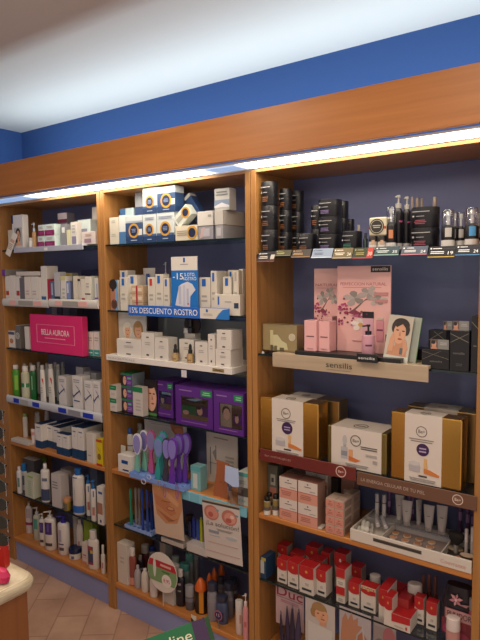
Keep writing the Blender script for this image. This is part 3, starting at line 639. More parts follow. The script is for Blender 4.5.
# leaning and lying ones
x, w, Y, hh = spot(172.5, 197.6, 225.6, .012, z)
x0_, x1_ = X_at(175.5, .012, z), X_at(197.5, .012, z)
e = laid(x0_, x1_, .012, .06, z, hh, 'cream carton lying sideways, gold ring at its right, '+a, 'd8d0bc', pr=[('l', -.42, .05, .3, .7, 3, '9c988c'), ('c', .27, .5, .23, 'c8983c'), ('c', .27, .5, .16, '1c2548')])
ht = hh
bx, by = (X_at(189.5, .03, 1.9)), .03
e = empty('carton', 'cream and blue gold ring carton tipped diagonally on the heap, '+a, 'box', (bx-.032, .04, z+ht+.041), 0, 'tipped cartons')
e.rotation_euler = (0, math.radians(-38), 0)
link('body', box(-.045, .045, -.02, .02, -.0265, .0265, .0008), mat('cfd6cf', .4), e)
printing('printed_label', e, .09, .053, -.0206, [('l', -.42, 0, .3, .7, 3, '9c988c'), ('c', .25, .5, .26, 'c8983c'), ('c', .25, .5, .18, '1c2548')], z0=-.0265)
e = empty('carton', 'slim navy carton with a pale end leaning behind the tipped ring carton', 'box', (bx-.012, .095, z+ht+.07), 0, 'tipped cartons')
e.rotation_euler = (0, math.radians(-35), 0)
link('body', box(-.018, .018, -.02, .02, -.075, .075, .0008), mat('2c4470', .4), e)
link('end_flap', box(-.0182, .0182, -.0202, .0202, .062, .0755), mat('c0c0bc', .4), e)
hb = spot(198, 213, 225.8, .012, z)[3]; hm = spot(198, 213, 211.3, .012, z)[3]
laid(X_at(198.4, .012, z), X_at(213, .012, z), .012, .06, z, hb-.0005, 'clear plastic pack under the plain white carton, '+a, '9a9aa4', pr=[('r', -.3, .3, .2, .8, 'b4b4bc'), ('p', [(-.4, .1), (-.2, .1), (0, .9), (-.2, .9)], 'c0a8a8')])
laid(X_at(198, .012, z), X_at(213.4, .012, z), .01, .06, z+hb+.0003, hm-hb, 'plain white carton on the clear plastic pack, '+a, 'd2cfca', pr=[('r', .2, .4, .6, .75, 'a09c9c')])
laid(X_at(215.6, .012, z), X_at(222.8, .012, z), .012, .20, z, hb-.0005, 'clear plastic pack under the long white carton, '+a, 'a4a4aa', pr=[('r', -.3, .3, .2, .8, 'bcbcc0')])
laid(X_at(215.2, .012, z), X_at(223.4, .012, z), .01, .21, z+hb+.0003, hm-hb, 'long white carton pointing into the shelf beside the right upright, '+a, 'c4c0ba')
hx = spot(211.5, 227, 194, .03, z+hm)
laid(X_at(212.2, .014, 1.87), X_at(221, .014, 1.87)+.03, .03, .075, z+hm+.0008, .085, 'silver and blue printed carton perched on the long white carton, '+a, 'bcbcb8', pr=[('r', -.5, .5, .12, .48, '8090a8'), ('p', [(-.5, .2), (0, .35), (.5, .2), (.5, .12), (-.5, .12)], 'd4d4d8'), ('l', -.4, .4, .65, .9, 2, '787878')])

# ---- middle unit second shelf
z = 1.4625
a = 'middle unit second shelf'
BT = '2060b8'
tagp = lambda c=BT: [('r', -.22, .12, .76, .96, c), ('l', -.3, .25, .3, .55, 2, 'a8a49c')]
carton(z, 111, 118.5, 280, .02, .012, 'photo card of a bearded face at the far left, '+a, name='photo_card', cat='card', pr=[('r', -.5, .5, 0, 1, 'b07a60'), ('r', .15, .5, 0, 1, '7aa4cc'), ('e', -.1, .85, .5, .18, '2c2420'), ('e', -.15, .65, .14, .03, '281c18'), ('e', .0, .2, .4, .16, '5a3c30'), ('e', .05, .33, .13, .03, '9c5048')])
for (u0, u1, t, Y, D, lab, c) in ((120.5, 127.7, 277.3, .012, .035, 'white carton with a blue tab, left front', BT), (120.8, 128.5, 270.5, .06, .05, 'white carton with a blue tab, left back', BT), (129, 137.6, 275, .03, .06, 'white carton with a blue tab behind the ribbon boxes', BT),
                               (148.3, 155.6, 277.4, .012, .04, 'white carton with a red tab', 'c03c30'), (156, 163.6, 274.2, .012, .04, 'white carton with a blue tab, right of the red-tab one', BT), (164, 169.8, 278, .012, .04, 'white carton with a blue tab, left of the discount poster', BT),
                               (199.3, 210.6, 277.5, .02, .04, 'broad white carton with a blue tab right of the discount poster', BT), (211.3, 217, 271, .02, .06, 'tall white carton with a blue tab, second right of the poster', BT), (221, 226.3, 271.5, .09, .05, 'white carton with a blue tab at the back right', BT),
                               (223.3, 231.6, 276.7, .035, .05, 'white carton with a blue tab behind the lying one', BT), (228.6, 234, 270, .10, .05, 'tall white carton with a blue tab behind, near the right upright', BT), (233.6, 238.8, 270.3, .035, .05, 'slim white carton standing behind the lying one', 'b0aca8'),
                               (239.4, 243.2, 269, .06, .05, 'plain cream carton against the right upright', 'd0ccc0')):
    carton(z, u0, u1, t, Y, D, lab+', '+a, pr=tagp(c), group='white carton row with blue tabs', body='d6d0c4')
x, w, Y, h = spot(131, 142.4, 285.5, .006, z)
for k in range(3):
    e = empty('ribboned_box', 'small cream box with a red ribbon, %s of three stacked' % ('lowest', 'middle', 'topmost')[k], 'box', (x, .03, z+k*(h/3+.0003)), 0, 'small ribboned boxes')
    link('body', box(-w/2, w/2, -.02, .02, 0, h/3-.001, .001), mat('c4a888', .5), e)
    link('ribbon', box(-.004, .004, -.0215, .0215, .0001, h/3-.0004), mat('b02838', .4), e)
    printing('printed_label', e, w, h/3, -.0205, [('r', -.4, -.1, .3, .7, 'dcccb8'), ('r', .12, .42, .3, .7, 'dcccb8')])
squeeze_tube(z, 140.5, 154, 268, .075, 'grey tube standing cap down behind the ribbon boxes', '9c9a9c', '84828a', .12, pr=[('r', -.18, .18, .55, .85, '1c3c78')])
bottle(z, 164, 169, 262, .12, 'clear pump bottle behind the white cartons, '+a, '8890a0', 'pump', 'a4a8b0', capf=.35)
x, w, Y, h = spot(171.5, 197.5, 258.5, -.001, 1.455)
e = empty('discount_poster', 'blue poster with 15% and product photo standing above the blue strip', 'sign', (x, .006, z+.0005))
link('board', box(-w/2, w/2, -.002, .002, 0, h, .0005), mat('2f7cc8', .4), e)
printing('printed_label', e, w, h, -.0024, [('r', -.5, .5, .76, 1, 'ddd8d0'), ('r', -.5, .5, 0, .76, '1f72c4'), ('r', -.03, .04, .9, .98, '1c50a0'), ('l', -.2, .2, .85, .88, 1, '9090a0'),
   ('t', '-15', -.44, -.04, .60, .71, 'f0f0f0'), ('t', '% DTO.', .0, .42, .655, .715, 'e8f0f8'), ('t', 'ROSTRO', -.04, .46, .585, .64, 'e8f0f8'),
   ('p', [(-.36, .14), (.2, .10), (.22, .3), (.42, .42), (.3, .52), (.12, .56), (-.1, .52), (-.2, .48)], 'd4d4dc'), ('r', -.22, -.12, .16, .48, 'b8bcd0'), ('r', -.05, .04, .14, .5, 'c0c4d8'), ('r', .09, .17, .16, .44, 'b4b8cc'), ('e', .14, .17, .03, .015, 'c03030')])
x0_, x1_ = X_at(128.5, -.014, 1.465), X_at(229.5, -.014, 1.455)
zb0 = Z_at(309.8, x0_, -.014); 
e = empty('discount_strip', 'blue shelf strip with white discount lettering across the middle unit', 'sign', ((x0_+x1_)/2, -.014, 1.446)); w = x1_-x0_
link('strip', box(-w/2, w/2, -.0015, .0015, 0, .046, .0005), mat('2468c8', .4), e)
link('clip', box(-w/2+.02, w/2-.02, .002, .017, .0165, .0195), mat('b0b4b8', .3), e, 'plastic clip under the strip')
printing('printed_label', e, w, .046, -.0018, [('t', '15% DESCUENTO ROSTRO', -.48, .215, .24, .78, 'f0f0f4'), ('r', .24, .5, .04, .96, 'd8d2c8'), ('p', [(.38, .04), (.41, .5), (.445, .85), (.5, .96), (.5, .04)], '2a78c8'), ('r', .295, .312, .6, .85, '2060b0'), ('l', .26, .36, .3, .5, 2, 'a09c98')])
e = carton(z, 214.5, 240, 294.5, .006, .025, 'long white carton lying in front at the right end, '+a, body='d8d2c6', pr=[('r', -.36, -.3, .5, .9, BT), ('r', .28, .45, .35, .6, '2c3c58'), ('l', -.1, .2, .6, .7, 1, 'a0a0a0')])

# ---- white display base shelf
z = 1.2302
a = 'on the white display base'
zb = 1.2565
e = empty('display_riser', 'white display base with grey lettering and gold emblem, middle unit', 'display stand', ((-.8+X_at(233.5, 0, 1.25))/2, 0, z)); xr = X_at(233.5, 0, 1.25); w = xr+.799
link('platform', box(-w/2, w/2, -.012, .20, 0, zb-z-.0002, .001), mat('e2ddd8', .35), e)
printing('printed_label', e, w, zb-z, -.0126, [('t', 'SKINCEUTICALS', -.48, -.24, .3, .62, 'b4aca8'), ('r', .37, .45, .22, .72, '9a8450'), ('p', [(.375, .25), (.445, .62), (.445, .7), (.375, .33)], '2c2418'), ('p', [(.375, .7), (.445, .33), (.445, .25), (.375, .62)], '2c2418')])
link('back_riser', box(-w/2+.13, w/2+.03, .205, .21, 0, .19), mat('8e9298', .4), e)
lg = [('r', -.1, .1, .80, .85, '605c58'), ('l', -.22, .22, .5, .66, 2, 'b4aca8'), ('r', -.1, .08, .1, .17, '4c4844')]
cs = 'white carton with tiny grey print '
for (u0, u1, t, Y, D, lab, g) in ((117, 141.4, 339.5, .0, .05, 'wide '+cs+'at the left end '+a, 1), (141.8, 154.4, 332.8, .0, .055, 'tall '+cs+'beside the wide one '+a, 1), (155, 168.4, 337.8, .0, .06, cs+'left of the dropper bottles '+a, 1),
                          (179.5, 194, 339.5, .04, .05, cs+'between the two dropper bottles '+a, 1), (195.3, 207.7, 342, .0, .045, cs+'right of the dropper bottles '+a, 1), (208.3, 215, 334.3, .0, .05, 'slim tall '+cs+a, 1)):
    carton(zb, u0, u1, t, Y, D, lab, body='dad5ce', pr=lg, group='white display cartons')
h = spot(215.5, 230.4, 349.5, -.0, zb)[3]
carton(zb, 215.6, 230.6, 349.5, -.0, .085, 'lower white carton of the stack at the right end '+a, body='dad5ce', pr=lg, group='white display cartons')
x, w2, Y, hh = spot(216.8, 231.3, 330.2, 0, zb+h)
e = empty('carton', 'upper white carton of the stack at the right end '+a, 'box', (x, .04, zb+h+.0006), 0, 'white display cartons')
link('body', box(-w2/2, w2/2, -.04, .035, 0, hh, .0008), mat('dad5ce', .42), e); printing('printed_label', e, w2, hh, -.0406, lg)
for k, (u0, u1, t) in enumerate(((172.3, 179, 344), (187, 194, 344))):
    bottle(zb, u0, u1, t, -.006, 'small tan serum bottle with a black dropper, %s of two' % ('left', 'right')[k], 'a8885c', 'dropper', '1a1a1c', [(.05, .4, 'b89c6c'), (.12, .2, '8a6c44', 30)], capf=.5, neck=.55, shoulder=.04, sy=1, group='serum dropper bottles')
x, w3, Y, h3 = spot(119.5, 147, 311, .066, zb)
e = empty('portrait_card', 'grey display card with portraits of two blonde women behind the white cartons', 'sign', (x, .068, zb))
link('board', box(-w3/2, w3/2, -.003, .003, 0, h3), mat('c6c4c0', .5), e)
def blonde(cx, cz, s, hair): return [('e', cx, cz+.01, .15*s, .18*s, hair), ('r', cx-.05, cx+.05, cz-.28, cz-.1, 'c89878'), ('e', cx+.01, cz-.03, .10*s, .14*s, 'd8a888'), ('e', cx-.03, cz-.01, .016, .008, '403028'), ('e', cx+.045, cz-.01, .016, .008, '403028'), ('e', cx+.01, cz-.1, .03, .01, 'a85c50'), ('e', cx-.02, cz+.11, .11*s, .05*s, hair)]
printing('printed_label', e, w3, h3, -.0034, [('t', 'H', -.04, .04, .9, .94, '505050')]+blonde(-.17, .56, 1.05, 'dcd8cc')+blonde(.22, .58, 1.15, 'a88458')+[('p', [(-.42, 0), (.0, 0), (-.02, .28), (-.12, .36), (-.25, .34)], '28242c'), ('p', [(.02, 0), (.48, 0), (.4, .34), (.2, .38), (.05, .3)], 'c8a490')])
x, _, _, _ = spot(187, 193, 315, .10, zb)
e = empty('round_tester_stand', 'dark bronze disc display with a small bottle in front, on the white cartons', 'display stand', (x, .12, zb))
link('disc', (lambda b: (bmesh.ops.rotate(b, verts=b.verts, matrix=Matrix.Rotation(PI/2, 3, 'X')), bmesh.ops.translate(b, verts=b.verts, vec=(0, 0, .148)), b)[2])(lathe([(.046, -.003), (.046, .003)], 32)), mat('3a2c24', .2), e)
link('pedestal', box(-.03, .03, -.02, .02, 0, .11, .001), mat('d4cfc8', .4), e)
link('tester', lathe([(.012, .1105), (.013, .112), (.013, .135), (.007, .14), (.007, .17)], 16, cy=-.012), mat('22242c', .3), e, 'black tester bottle')
link('cup', lathe([(.016, .1102), (.016, .132)], 16, cx=-.024, cy=-.008), mat('d0ccd0', .3), e, 'white cup')
e = empty('shelf_ticket', 'small white price ticket hanging under the white display base', 'price tag', (X_at(184.5, -.013, 1.2), -.016, 1.20))
link('card', box(-.014, .014, -.0006, .0006, -.003, .027), mat('ccccd4', .4), e)

# ---- purple gift boxes
z = .9855
a = 'on the gift box shelf'
GR = '1f7a48'
gw = [('r', -.5, .5, .66, 1, GR), ('l', -.35, .35, .78, .88, 1, '80b898'), ('l', -.3, .35, .25, .45, 2, 'c0a8b0')]
x, w, Y, h = spot(108, 116.6, 385.5, .002, z)
x = max(x, -.8+w/2+.002)
for k in range(2):
    e = empty('carton', 'small white carton, green top half, %s of two, far left %s' % (('lower', 'upper')[k], a), 'box', (x, .03, z+k*(h/2+.0005)), 0, 'small green and white cartons')
    link('body', box(-w/2, w/2, -.028, .028, 0, h/2, .0008), mat('ccc4bc', .4), e); printing('printed_label', e, w, h/2, -.0286, gw)
x, w, Y, h = spot(121, 132.3, 373.5, .03, z)
for k in range(3):
    e = empty('carton', 'green, white and purple portrait carton, %s of three stacked %s' % (('lowest', 'middle', 'topmost')[k], a), 'box', (x, .075, z+k*(h/3+.0004)), 0, 'portrait cartons')
    link('body', box(-w/2, w/2, -.04, .04, 0, h/3, .0008), mat('8c98a0', .4), e); link('top_flap', box(-w/2, w/2, -.04, .04, h/3-.0003, h/3+.0001), mat(GR, .4), e)
    printing('printed_label', e, w, h/3, -.0406, [('r', -.5, .5, 0, 1, '6a3890'), ('r', -.5, .5, .85, 1, GR), ('r', -.5, 0, 0, .82, '2a2028'), ('e', -.15, .42, .15, .34, 'd0a088'), ('e', -.08, .5, .03, .03, '302020'), ('r', .1, .4, .55, .7, '68b8a0'), ('l', .05, .45, .15, .4, 2, 'a080c0')])
carton(z, 133.3, 143, 387, .006, .035, 'tall white carton with a green top standing before the portrait cartons', pr=[('r', -.5, .5, .82, 1, GR), ('l', -.2, .3, .15, .6, 4, 'a8a0a0')], body='c4beb8')
e = carton(z, 144.5, 157, 380, .05, .012, 'large dark portrait card of a woman between the cartons and gift boxes', name='portrait_card', cat='sign', body='2c2428', pr=[('e', .02, .9, .5, .13, '1c1618'), ('e', .1, .5, .40, .38, 'd4a48e'), ('e', .0, .88, .42, .12, '201818'), ('e', .02, .62, .1, .018, '281c1c'), ('e', .3, .62, .09, .018, '281c1c'), ('e', .2, .34, .11, .025, '8c4848'), ('p', [(.15, .6), (.25, .45), (.12, .45)], '98705f'), ('r', -.5, .5, 0, .07, '50884c')])
def giftbox(u0, u1, vt, yb, D, label, wx0, wx1, wz0, wz1, inner, hide=False):
    x, w, Y, h = spot(u0, u1, vt, yb, z)
    e = empty('gift_box', label, 'gift box', (x, Y+D/2, z), 0, 'purple gift boxes with windows')
    P = mat('5a2c86', .3); bm = bmesh.new(); t = .0012
    addbox(bm, -w/2, w/2, D/2-t, D/2, 0, h); addbox(bm, -w/2, w/2, -D/2, D/2-t, 0, t); addbox(bm, -w/2, w/2, -D/2, D/2-t, h-t, h)
    addbox(bm, -w/2, -w/2+t, -D/2, D/2-t, t, h-t); addbox(bm, w/2-t, w/2, -D/2, D/2-t, t, h-t)
    X0, X1, Z0, Z1 = wx0*w, wx1*w, wz0*h, wz1*h
    addbox(bm, -w/2+t, X0, -D/2, -D/2+t, t, h-t); addbox(bm, X1, w/2-t, -D/2, -D/2+t, t, h-t); addbox(bm, X0, X1, -D/2, -D/2+t, t, Z0); addbox(bm, X0, X1, -D/2, -D/2+t, Z1, h-t)
    link('body', bm, P, e)
    link('window', box(X0, X1, -D/2+t, -D/2+t+.0004, Z0, Z1), CLEAR, e)
    link('insert', box(X0-.004, X1+.004, -D/2+.0045, -D/2+.0055, t+.001, Z0+.5*(Z1-Z0)), mat('6a5040', .5), e)
    printing('product_cartons', e, X1-X0, Z1-Z0, -D/2+.0042, inner, z0=Z0).location.x = (X0+X1)/2
    pr = [('l', -.44, .0, .86, .92, 1, '9a78b8'), ('r', .2, .48, .80, .95, '1f8a50'), ('l', .24, .45, .82, .92, 2, 'a0d0b0'), ('l', -.35, .35, .07, .11, 1, '9068a8')]
    printing('printed_label', e, w, h, -D/2-.0006, pr)
    return e
inA = [('r', -.5, .5, 0, .3, '8a7058'), ('r', -.45, .5, .3, .75, '3a2850'), ('e', -.25, .5, .13, .22, 'dcb09c'), ('e', -.25, .68, .15, .1, '2c2020'), ('r', .05, .45, .35, .7, '68408c'), ('r', -.3, .45, .8, .95, '98b4cc')]
inB = [('r', -.5, .5, 0, .2, '8a7058'), ('r', -.5, .5, .2, .6, '1c6c48'), ('e', -.35, .28, .12, .1, 'dcb09c'), ('r', .05, .48, .22, .62, '58307c'), ('e', .18, .42, .1, .18, 'e4b8a0'), ('e', .13, .56, .09, .07, '2c2020'), ('r', -.5, .5, .62, .8, '444038'), ('p', [(-.35, .85), (.1, .98), (.3, .95), (0, .82)], '88a8cc')]
inC = [('r', -.5, .5, 0, 1, '5a4a40'), ('r', -.48, .02, .02, .95, 'b0a090'), ('e', -.22, .65, .18, .24, '2c2028'), ('e', -.2, .55, .15, .24, 'dcb4a0'), ('r', -.3, -.05, .05, .3, 'b8a890'), ('r', .1, .5, .2, .62, '58307c'), ('e', .25, .42, .08, .18, 'e4b8a0'), ('e', .22, .58, .08, .06, '2c2020')]
giftbox(155.5, 173.5, 381, .06, .12, 'purple gift box with a window, leftmost and partly behind its neighbour', -.28, .40, .22, .72, inA)
giftbox(176, 213, 387.2, .012, .13, 'purple gift box with a square window, middle of the three', -.34, .38, .16, .74, inB)
giftbox(214, 243.6, 392, .003, .12, 'purple gift box with a window showing a portrait, beside the right upright', -.30, .5-.04, .14, .72, inC)

# ---- wooden shelf with the foot files
z = .7055
a = 'on middle unit wooden shelf'
carton(z, 118.3, 131.5, 455.5, 473.5, .06, 'white carton with a blue label square at the left end '+a, pr=[('r', -.22, .25, .52, .72, '1c4890'), ('r', -.15, .3, .12, .2, '2c3c60')])
e = carton(z, 120.5, 125, 445.3, .085, .003, 'small white card standing behind the blue label carton', body='c4c8c0', name='card', cat='card', tilt=.06)
bottle(z, 127.5, 134.5, 428, .10, 'white bottle with a dark blue cap behind the blue label carton', 'ccc8c4', 'cap', '28509c', [(.5, .53, '28509c'), (.3, .35, '28509c')], capf=.16, neck=.6)
bottle(z, 138, 144, 423, .15, 'grey green bottle at the back '+a, '8c9484', 'cap', '989890', capf=.14, neck=.8)
# blue tray jutting over the shelf edge
TX0, TX1 = X_at(130, -.025, .70), X_at(184, -.025, .70)
def file_tray(label, x0, x1, y0, y1, z0, h, col):
    e = empty('file_tray', label, 'tray', ((x0+x1)/2, (y0+y1)/2, z0)); w, d = x1-x0, y1-y0
    link('base', box(-w/2, w/2, -d/2, d/2, 0, h*.45, .001), mat(col, .3), e)
    bm = bmesh.new(); addbox(bm, -w/2, w/2, -d/2, -d/2+.003, h*.45+.0001, h); addbox(bm, -w/2, w/2, d/2-.003, d/2, h*.45+.0001, h); addbox(bm, -w/2, -w/2+.003, -d/2+.003, d/2-.003, h*.45+.0001, h); addbox(bm, w/2-.003, w/2, -d/2+.003, d/2-.003, h*.45+.0001, h)
    link('rim', bm, mat(col, .3), e)
    bm = bmesh.new()
    for i in range(6):
        for j in range(2): addbox(bm, -w/2+w*(i+.5)/6-.008, -w/2+w*(i+.5)/6+.008, -d/4+j*d/2-.008, -d/4+j*d/2+.008, h*.45+.0001, h*.55)
    link('sockets', bm, mat('4a68b0', .4), e)
    return e
file_tray('light blue plastic tray holding the big paddle foot files, jutting over the shelf edge', TX0, TX1, -.03, .06, z+.0005, .022, '7c9ce0')
# files: paddles seen from the front; (head u, head v, base u, base v, depth row, handle colour, pad colour, rim)
FF = [(137.5, 444, 137.5, 478, .015, 'd0d0d8', '8c86c4', 'white'), (144.5, 440.5, 145, 474, .045, 'd0d0d8', '7c78b8', 'white, shorter rear'), (151.5, 441, 151.5, 476, .04, 'c05c90', '8a80b8', 'pink'), (159, 447.5, 158, 482, 0., '3c9c98', '7888c4', 'teal'),
      (163.5, 442, 162, 477, .04, '48a09c', '7890c8', 'pale teal'), (167.2, 449, 165.5, 484, .0, '484450', '8880c8', 'dark grey'), (172.8, 449.5, 172, 485, -.012, '6c3ca8', '8478c4', 'purple, at the front'), (179, 445, 178.5, 479, .02, '6840a4', '7c6cb8', 'purple, second'), (186.3, 444, 184.5, 476, .035, '6440a0', '7464b0', 'purple, rightmost')]
zt = z+.0005+.0125
for k, (hu, hv, bu, bv, Y, hc, pc, nm) in enumerate(FF):
    xb = X_at(bu, Y, zt); xh = X_at(hu, Y, .84); zh = Z_at(hv, xh, Y)
    e = empty('foot_file', 'large paddle-headed foot file in the light blue tray, handle colour %s' % nm, 'foot file', (xb, Y, zt+.001), 0, 'paddle foot files'); dx = xh-xb; H = zh-zt-.001
    bm = bmesh.new(); P = []
    # flat handle: wide low, slim neck
    prof = [(0, .019), (.2, .020), (.38, .014), (.55, .009), (.62, .010), (.7, .013)]
    L = [(dx*t-wd*.8, H*t) for t, wd in prof]; Rr = [(dx*t+wd*.8, H*t) for t, wd in prof]
    addprism(bm, L+Rr[::-1], -.004, .004)
    link('handle', bm, mat(hc if not nm.startswith('white') else '7cb8a4', .25), e)
    def egg(s): return [(dx+.0265*s*math.sin(q)*(1-.16*math.cos(q+PI)), H+.050*s*math.cos(q)) for q in [2*PI*j/28 for j in range(28)]]
    bm = addprism(bmesh.new(), egg(1.0), -.0045, .0045); link('head', bm, mat(hc if not nm.startswith('white') else 'e0e0e8', .25), e)
    bm = addprism(bmesh.new(), egg(.84), -.0062, -.0046); link('abrasive_pad', bm, mat(pc, .7), e)
# loops of cord tangled on the tray front
bm = bmesh.new()
for (cu, cv, rr) in ((143.5, 481.5, .014), (149, 477, .012)):
    cx = X_at(cu, -.036, .71); cz = Z_at(cv, cx, -.036)
    for j in range(16): 
        q0, q1 = 2*PI*j/16, 2*PI*(j+1)/16; tube_between(bm, (cx+rr*math.cos(q0), -.036, cz+rr*.8*math.sin(q0)), (cx+rr*math.cos(q1), -.036, cz+rr*.8*math.sin(q1)), .0014, 6)
tagit(link('hanging_cord', bm, mat('ccd4ec', .3)), 'white plastic loops dangling at the left front of the light blue tray', 'cord')
for (u, v0, v1, c, nm) in ((158.5, 480, 489, 'b8985c', 'tan'), (164.5, 484, 497, '7a58a8', 'violet'), (177, 484, 499, '9050a0', 'magenta')):
    bm = bmesh.new(); cx = X_at(u, -.036, .70); z0_ = Z_at(v0, cx, -.036); z1_ = Z_at(v1, cx, -.036)
    for j in range(14):
        q0, q1 = 2*PI*j/14, 2*PI*(j+1)/14; zc, rz = (z0_+z1_)/2, (z0_-z1_)/2
        tube_between(bm, (cx+.008*math.cos(q0), -.0355, zc+rz*math.sin(q0)), (cx+.008*math.cos(q1), -.0355, zc+rz*math.sin(q1)), .0012, 6)
    tagit(link('hanging_cord', bm, mat(c, .4)), '%s cord loop hanging in front of the light blue tray' % nm, 'cord')
# slanted poster behind the files
e = empty('tall_poster', 'pale poster with a foot photo standing slanted behind the paddle files', 'poster', (X_at(164, .14, .72)-.0, .16, z)); e.rotation_euler = (0, math.radians(-2), 0)
w = X_at(188, .16, .85)-X_at(146, .16, .85)
link('board', box(-w/2, w/2, -.002, .002, .009, .235), mat('c4c2c4', .5), e)
printing('printed_label', e, w, .235, -.0024, [('l', -.4, .2, .86, .93, 2, 'a4a09c'), ('p', [(.12, .96), (.42, .98), (.44, .70), (.3, .66), (.16, .8)], 'b06c4c'), ('e', .33, .8, .1, .06, 'c88460'), ('p', [(.3, .66), (.44, .78), (.46, .68)], '6c8c50')])
carton(z, 191, 200.6, 466.3, 490.5, .045, 'small teal and white carton right of the files', body='7cb0b4', pr=[('r', -.5, .5, .8, 1, '5ca4ac'), ('r', -.25, .2, .1, .7, 'c4ccc8')])
# teal rail
x0_, x1_ = X_at(181.5, -.004, .70), -.002
e = empty('price_rail', 'pale turquoise price rail on the wooden shelf edge, middle unit', 'price rail', ((x0_+x1_)/2, -.005, .664)); w = x1_-x0_
link('holder', box(-w/2, w/2, -.004, .004, 0, .04, .001), mat('78b8cc', .35), e)
printing('paper_insert', e, w, .04, -.0045, [('r', -.2, -.14, .05, .95, '8cc4d4'), ('r', -.36, -.355, .05, .95, '9cd0dc')])
e = empty('information_board', 'cream information board with an ink sketch behind the leg card', 'sign', (X_at(221, .13, .75), .14, z)); w = X_at(237, .14, .8)-X_at(206, .14, .8)
link('board', box(-w/2, w/2, -.002, .002, 0, .225), mat('c4bcb4', .5), e)
printing('printed_label', e, w, .225, -.0024, [('l', -.3, .25, .88, .93, 1, '8c8880'), ('r', -.38, -.36, .15, .7, '605c58'), ('r', -.4, -.15, .38, .39, '706c68'), ('r', -.2, -.18, .45, .75, '706c68'), ('p', [(-.2, .45), (-.3, .6), (-.18, .7)], '8c8884'), ('l', .1, .4, .3, .6, 4, 'a09c94')])
e = empty('leg_card', 'cut-out card of a bare tanned leg and knee above the blister photo leaflet', 'sign', (X_at(222.5, .02, .75), .02, z)); hh = .155; e.scale = (1.25, 1, 1.0)
bm = addprism(bmesh.new(), [(-.022, .15), (-.028, .155), (.028, .15), (.029, .11), (.024, .07), (.026, .03), (.022, .0), (-.036, 0), (-.038, .02), (-.03, .06), (-.024, .1)], -.002, .002)
link('leg_print', bm, mat('a06040', .45), e); 
printing('knee_shading', e, .05, .155, -.0024, [('e', -.1, .42, .06, .03, '8a4c2c'), ('e', .2, .44, .06, .02, '8a4c2c'), ('e', .1, .38, .04, .015, '8a4c2c')], t=.0003)
# right cartons + plastic bag
hh = spot(238.5, 243.5, 470, .02, z)[3]
for k, (t0, t1, c) in enumerate(((0, .26, '58a89c'), (.27, .52, '4c4c4c'), (.53, .98, 'c8c8c0'))):
    e = empty('carton', ('low white carton with teal spots at the right end', 'dark grey carton in the middle of the right end pile', 'white and teal carton on top of the right end pile')[k]+', foot file shelf', 'box', ((X_at(238.5, .01, .75)-.003)/2, .045, z+hh*t0+.0003*k)); hw = (-.003-X_at(238.5, .01, .75))/2
    link('body', box(-hw, hw, -.04, .04, 0, hh*(t1-t0), .0008), mat(('ccccc4', '5c5854', 'c4c8c0')[k], .4), e)
    printing('printed_label', e, hw*2, hh*(t1-t0), -.0406, ([('c', -.3, .5, .06, '58a89c'), ('c', -.05, .5, .06, '58a89c'), ('c', .2, .5, .06, '58a89c')], [('c', -.2, .5, .05, '8c8c8c')], [('r', -.5, .5, .75, 1, '58a89c'), ('l', -.3, .3, .2, .5, 2, 'a8a8a0')])[k])
def bag_mesh():
    bm = bmesh.new(); n, m_ = 8, 10; V = []
    for s in (-1, 1):
        V.append([[bm.verts.new((-.04+.08*i/n, s*.012*math.sin(PI*i/n)*math.sin(PI*min(1, (j+.6)/m_))+random.uniform(-.003, .003), .005+.14*j/m_)) for i in range(n+1)] for j in range(m_+1)])
    for g in V:
        for j in range(m_):
            for i in range(n): bm.faces.new((g[j][i], g[j][i+1], g[j+1][i+1], g[j+1][i]))
    return bm
e = empty('plastic_bag', 'crinkled clear plastic bag with a pale blue header over the leg card', 'bag', (X_at(235.5, -.02, .78), -.02, z+.001))
link('film', bag_mesh(), CLEAR, e, smooth=True)
link('header', (lambda b: b)(addprism(bmesh.new(), [(-.04, .10), (.0, .085), (.03, .09), (.028, .16), (-.036, .165)], -.018, -.0165)), mat('b4c8ec', .3), e, 'pale blue header card')
# leaflets hanging from the shelf edge
def leaflet(label, u0, u1, vt, vb, Y, pr, tilt=0, body='c8beb8', lean=0, name='leaflet', cat='leaflet', zt=None):
    um = (u0+u1)/2; x0, x1 = X_at(u0, Y, .6), X_at(u1, Y, .6); xm = (x0+x1)/2; z1 = Z_at(vt, xm, Y); z0 = Z_at(vb, xm, Y); h = z1-z0; w = x1-x0
    e = empty(name, label, cat, (xm, Y, z0), 0); e.rotation_euler = (lean, tilt, 0)
    link('sheet', box(-w/2, w/2, -.0007, .0007, 0, h), mat(body, .5), e)
    printing('printed_label', e, w, h, -.001, pr, t=.0003)
    return e
leaflet('white leaflet with two round blister photos and dark lettering hanging off the turquoise rail', 205, 242.5, 503, 561, -.013, [('r', -.5, .5, .94, .975, '4a443c'), ('r', -.5, .5, .975, 1, 'a8a498'),
   ('e', -.26, .79, .2, .13, 'b87464'), ('e', -.24, .79, .16, .10, 'cc8c7c'), ('e', .22, .77, .2, .13, 'b87464'), ('e', .24, .76, .15, .095, 'd09484'), ('e', -.28, .76, .07, .045, 'b05c54'), ('e', .2, .72, .08, .04, 'b05c54'), ('e', .3, .79, .05, .03, 'e0c0b4'), ('p', [(-.13, .87), (-.05, .865), (-.06, .83), (-.12, .84)], '7c94a4'), ('p', [(.37, .85), (.46, .84), (.45, .81), (.38, .82)], '7c94a4'),
   ('t', '¡La solución!', -.42, .46, .555, .65, '74706c'), ('l', -.15, .3, .50, .54, 2, '8c8884'), ('l', -.38, -.06, .42, .52, 1, '888c98'), ('l', -.36, -.05, .385, .42, 1, 'a8b0bc'), ('e', .25, .42, .15, .03, 'aab0b4'), ('r', -.4, .4, .28, .283, 'b88c84'), ('r', -.45, .45, .12, .123, 'b88c84')], tilt=-.055)
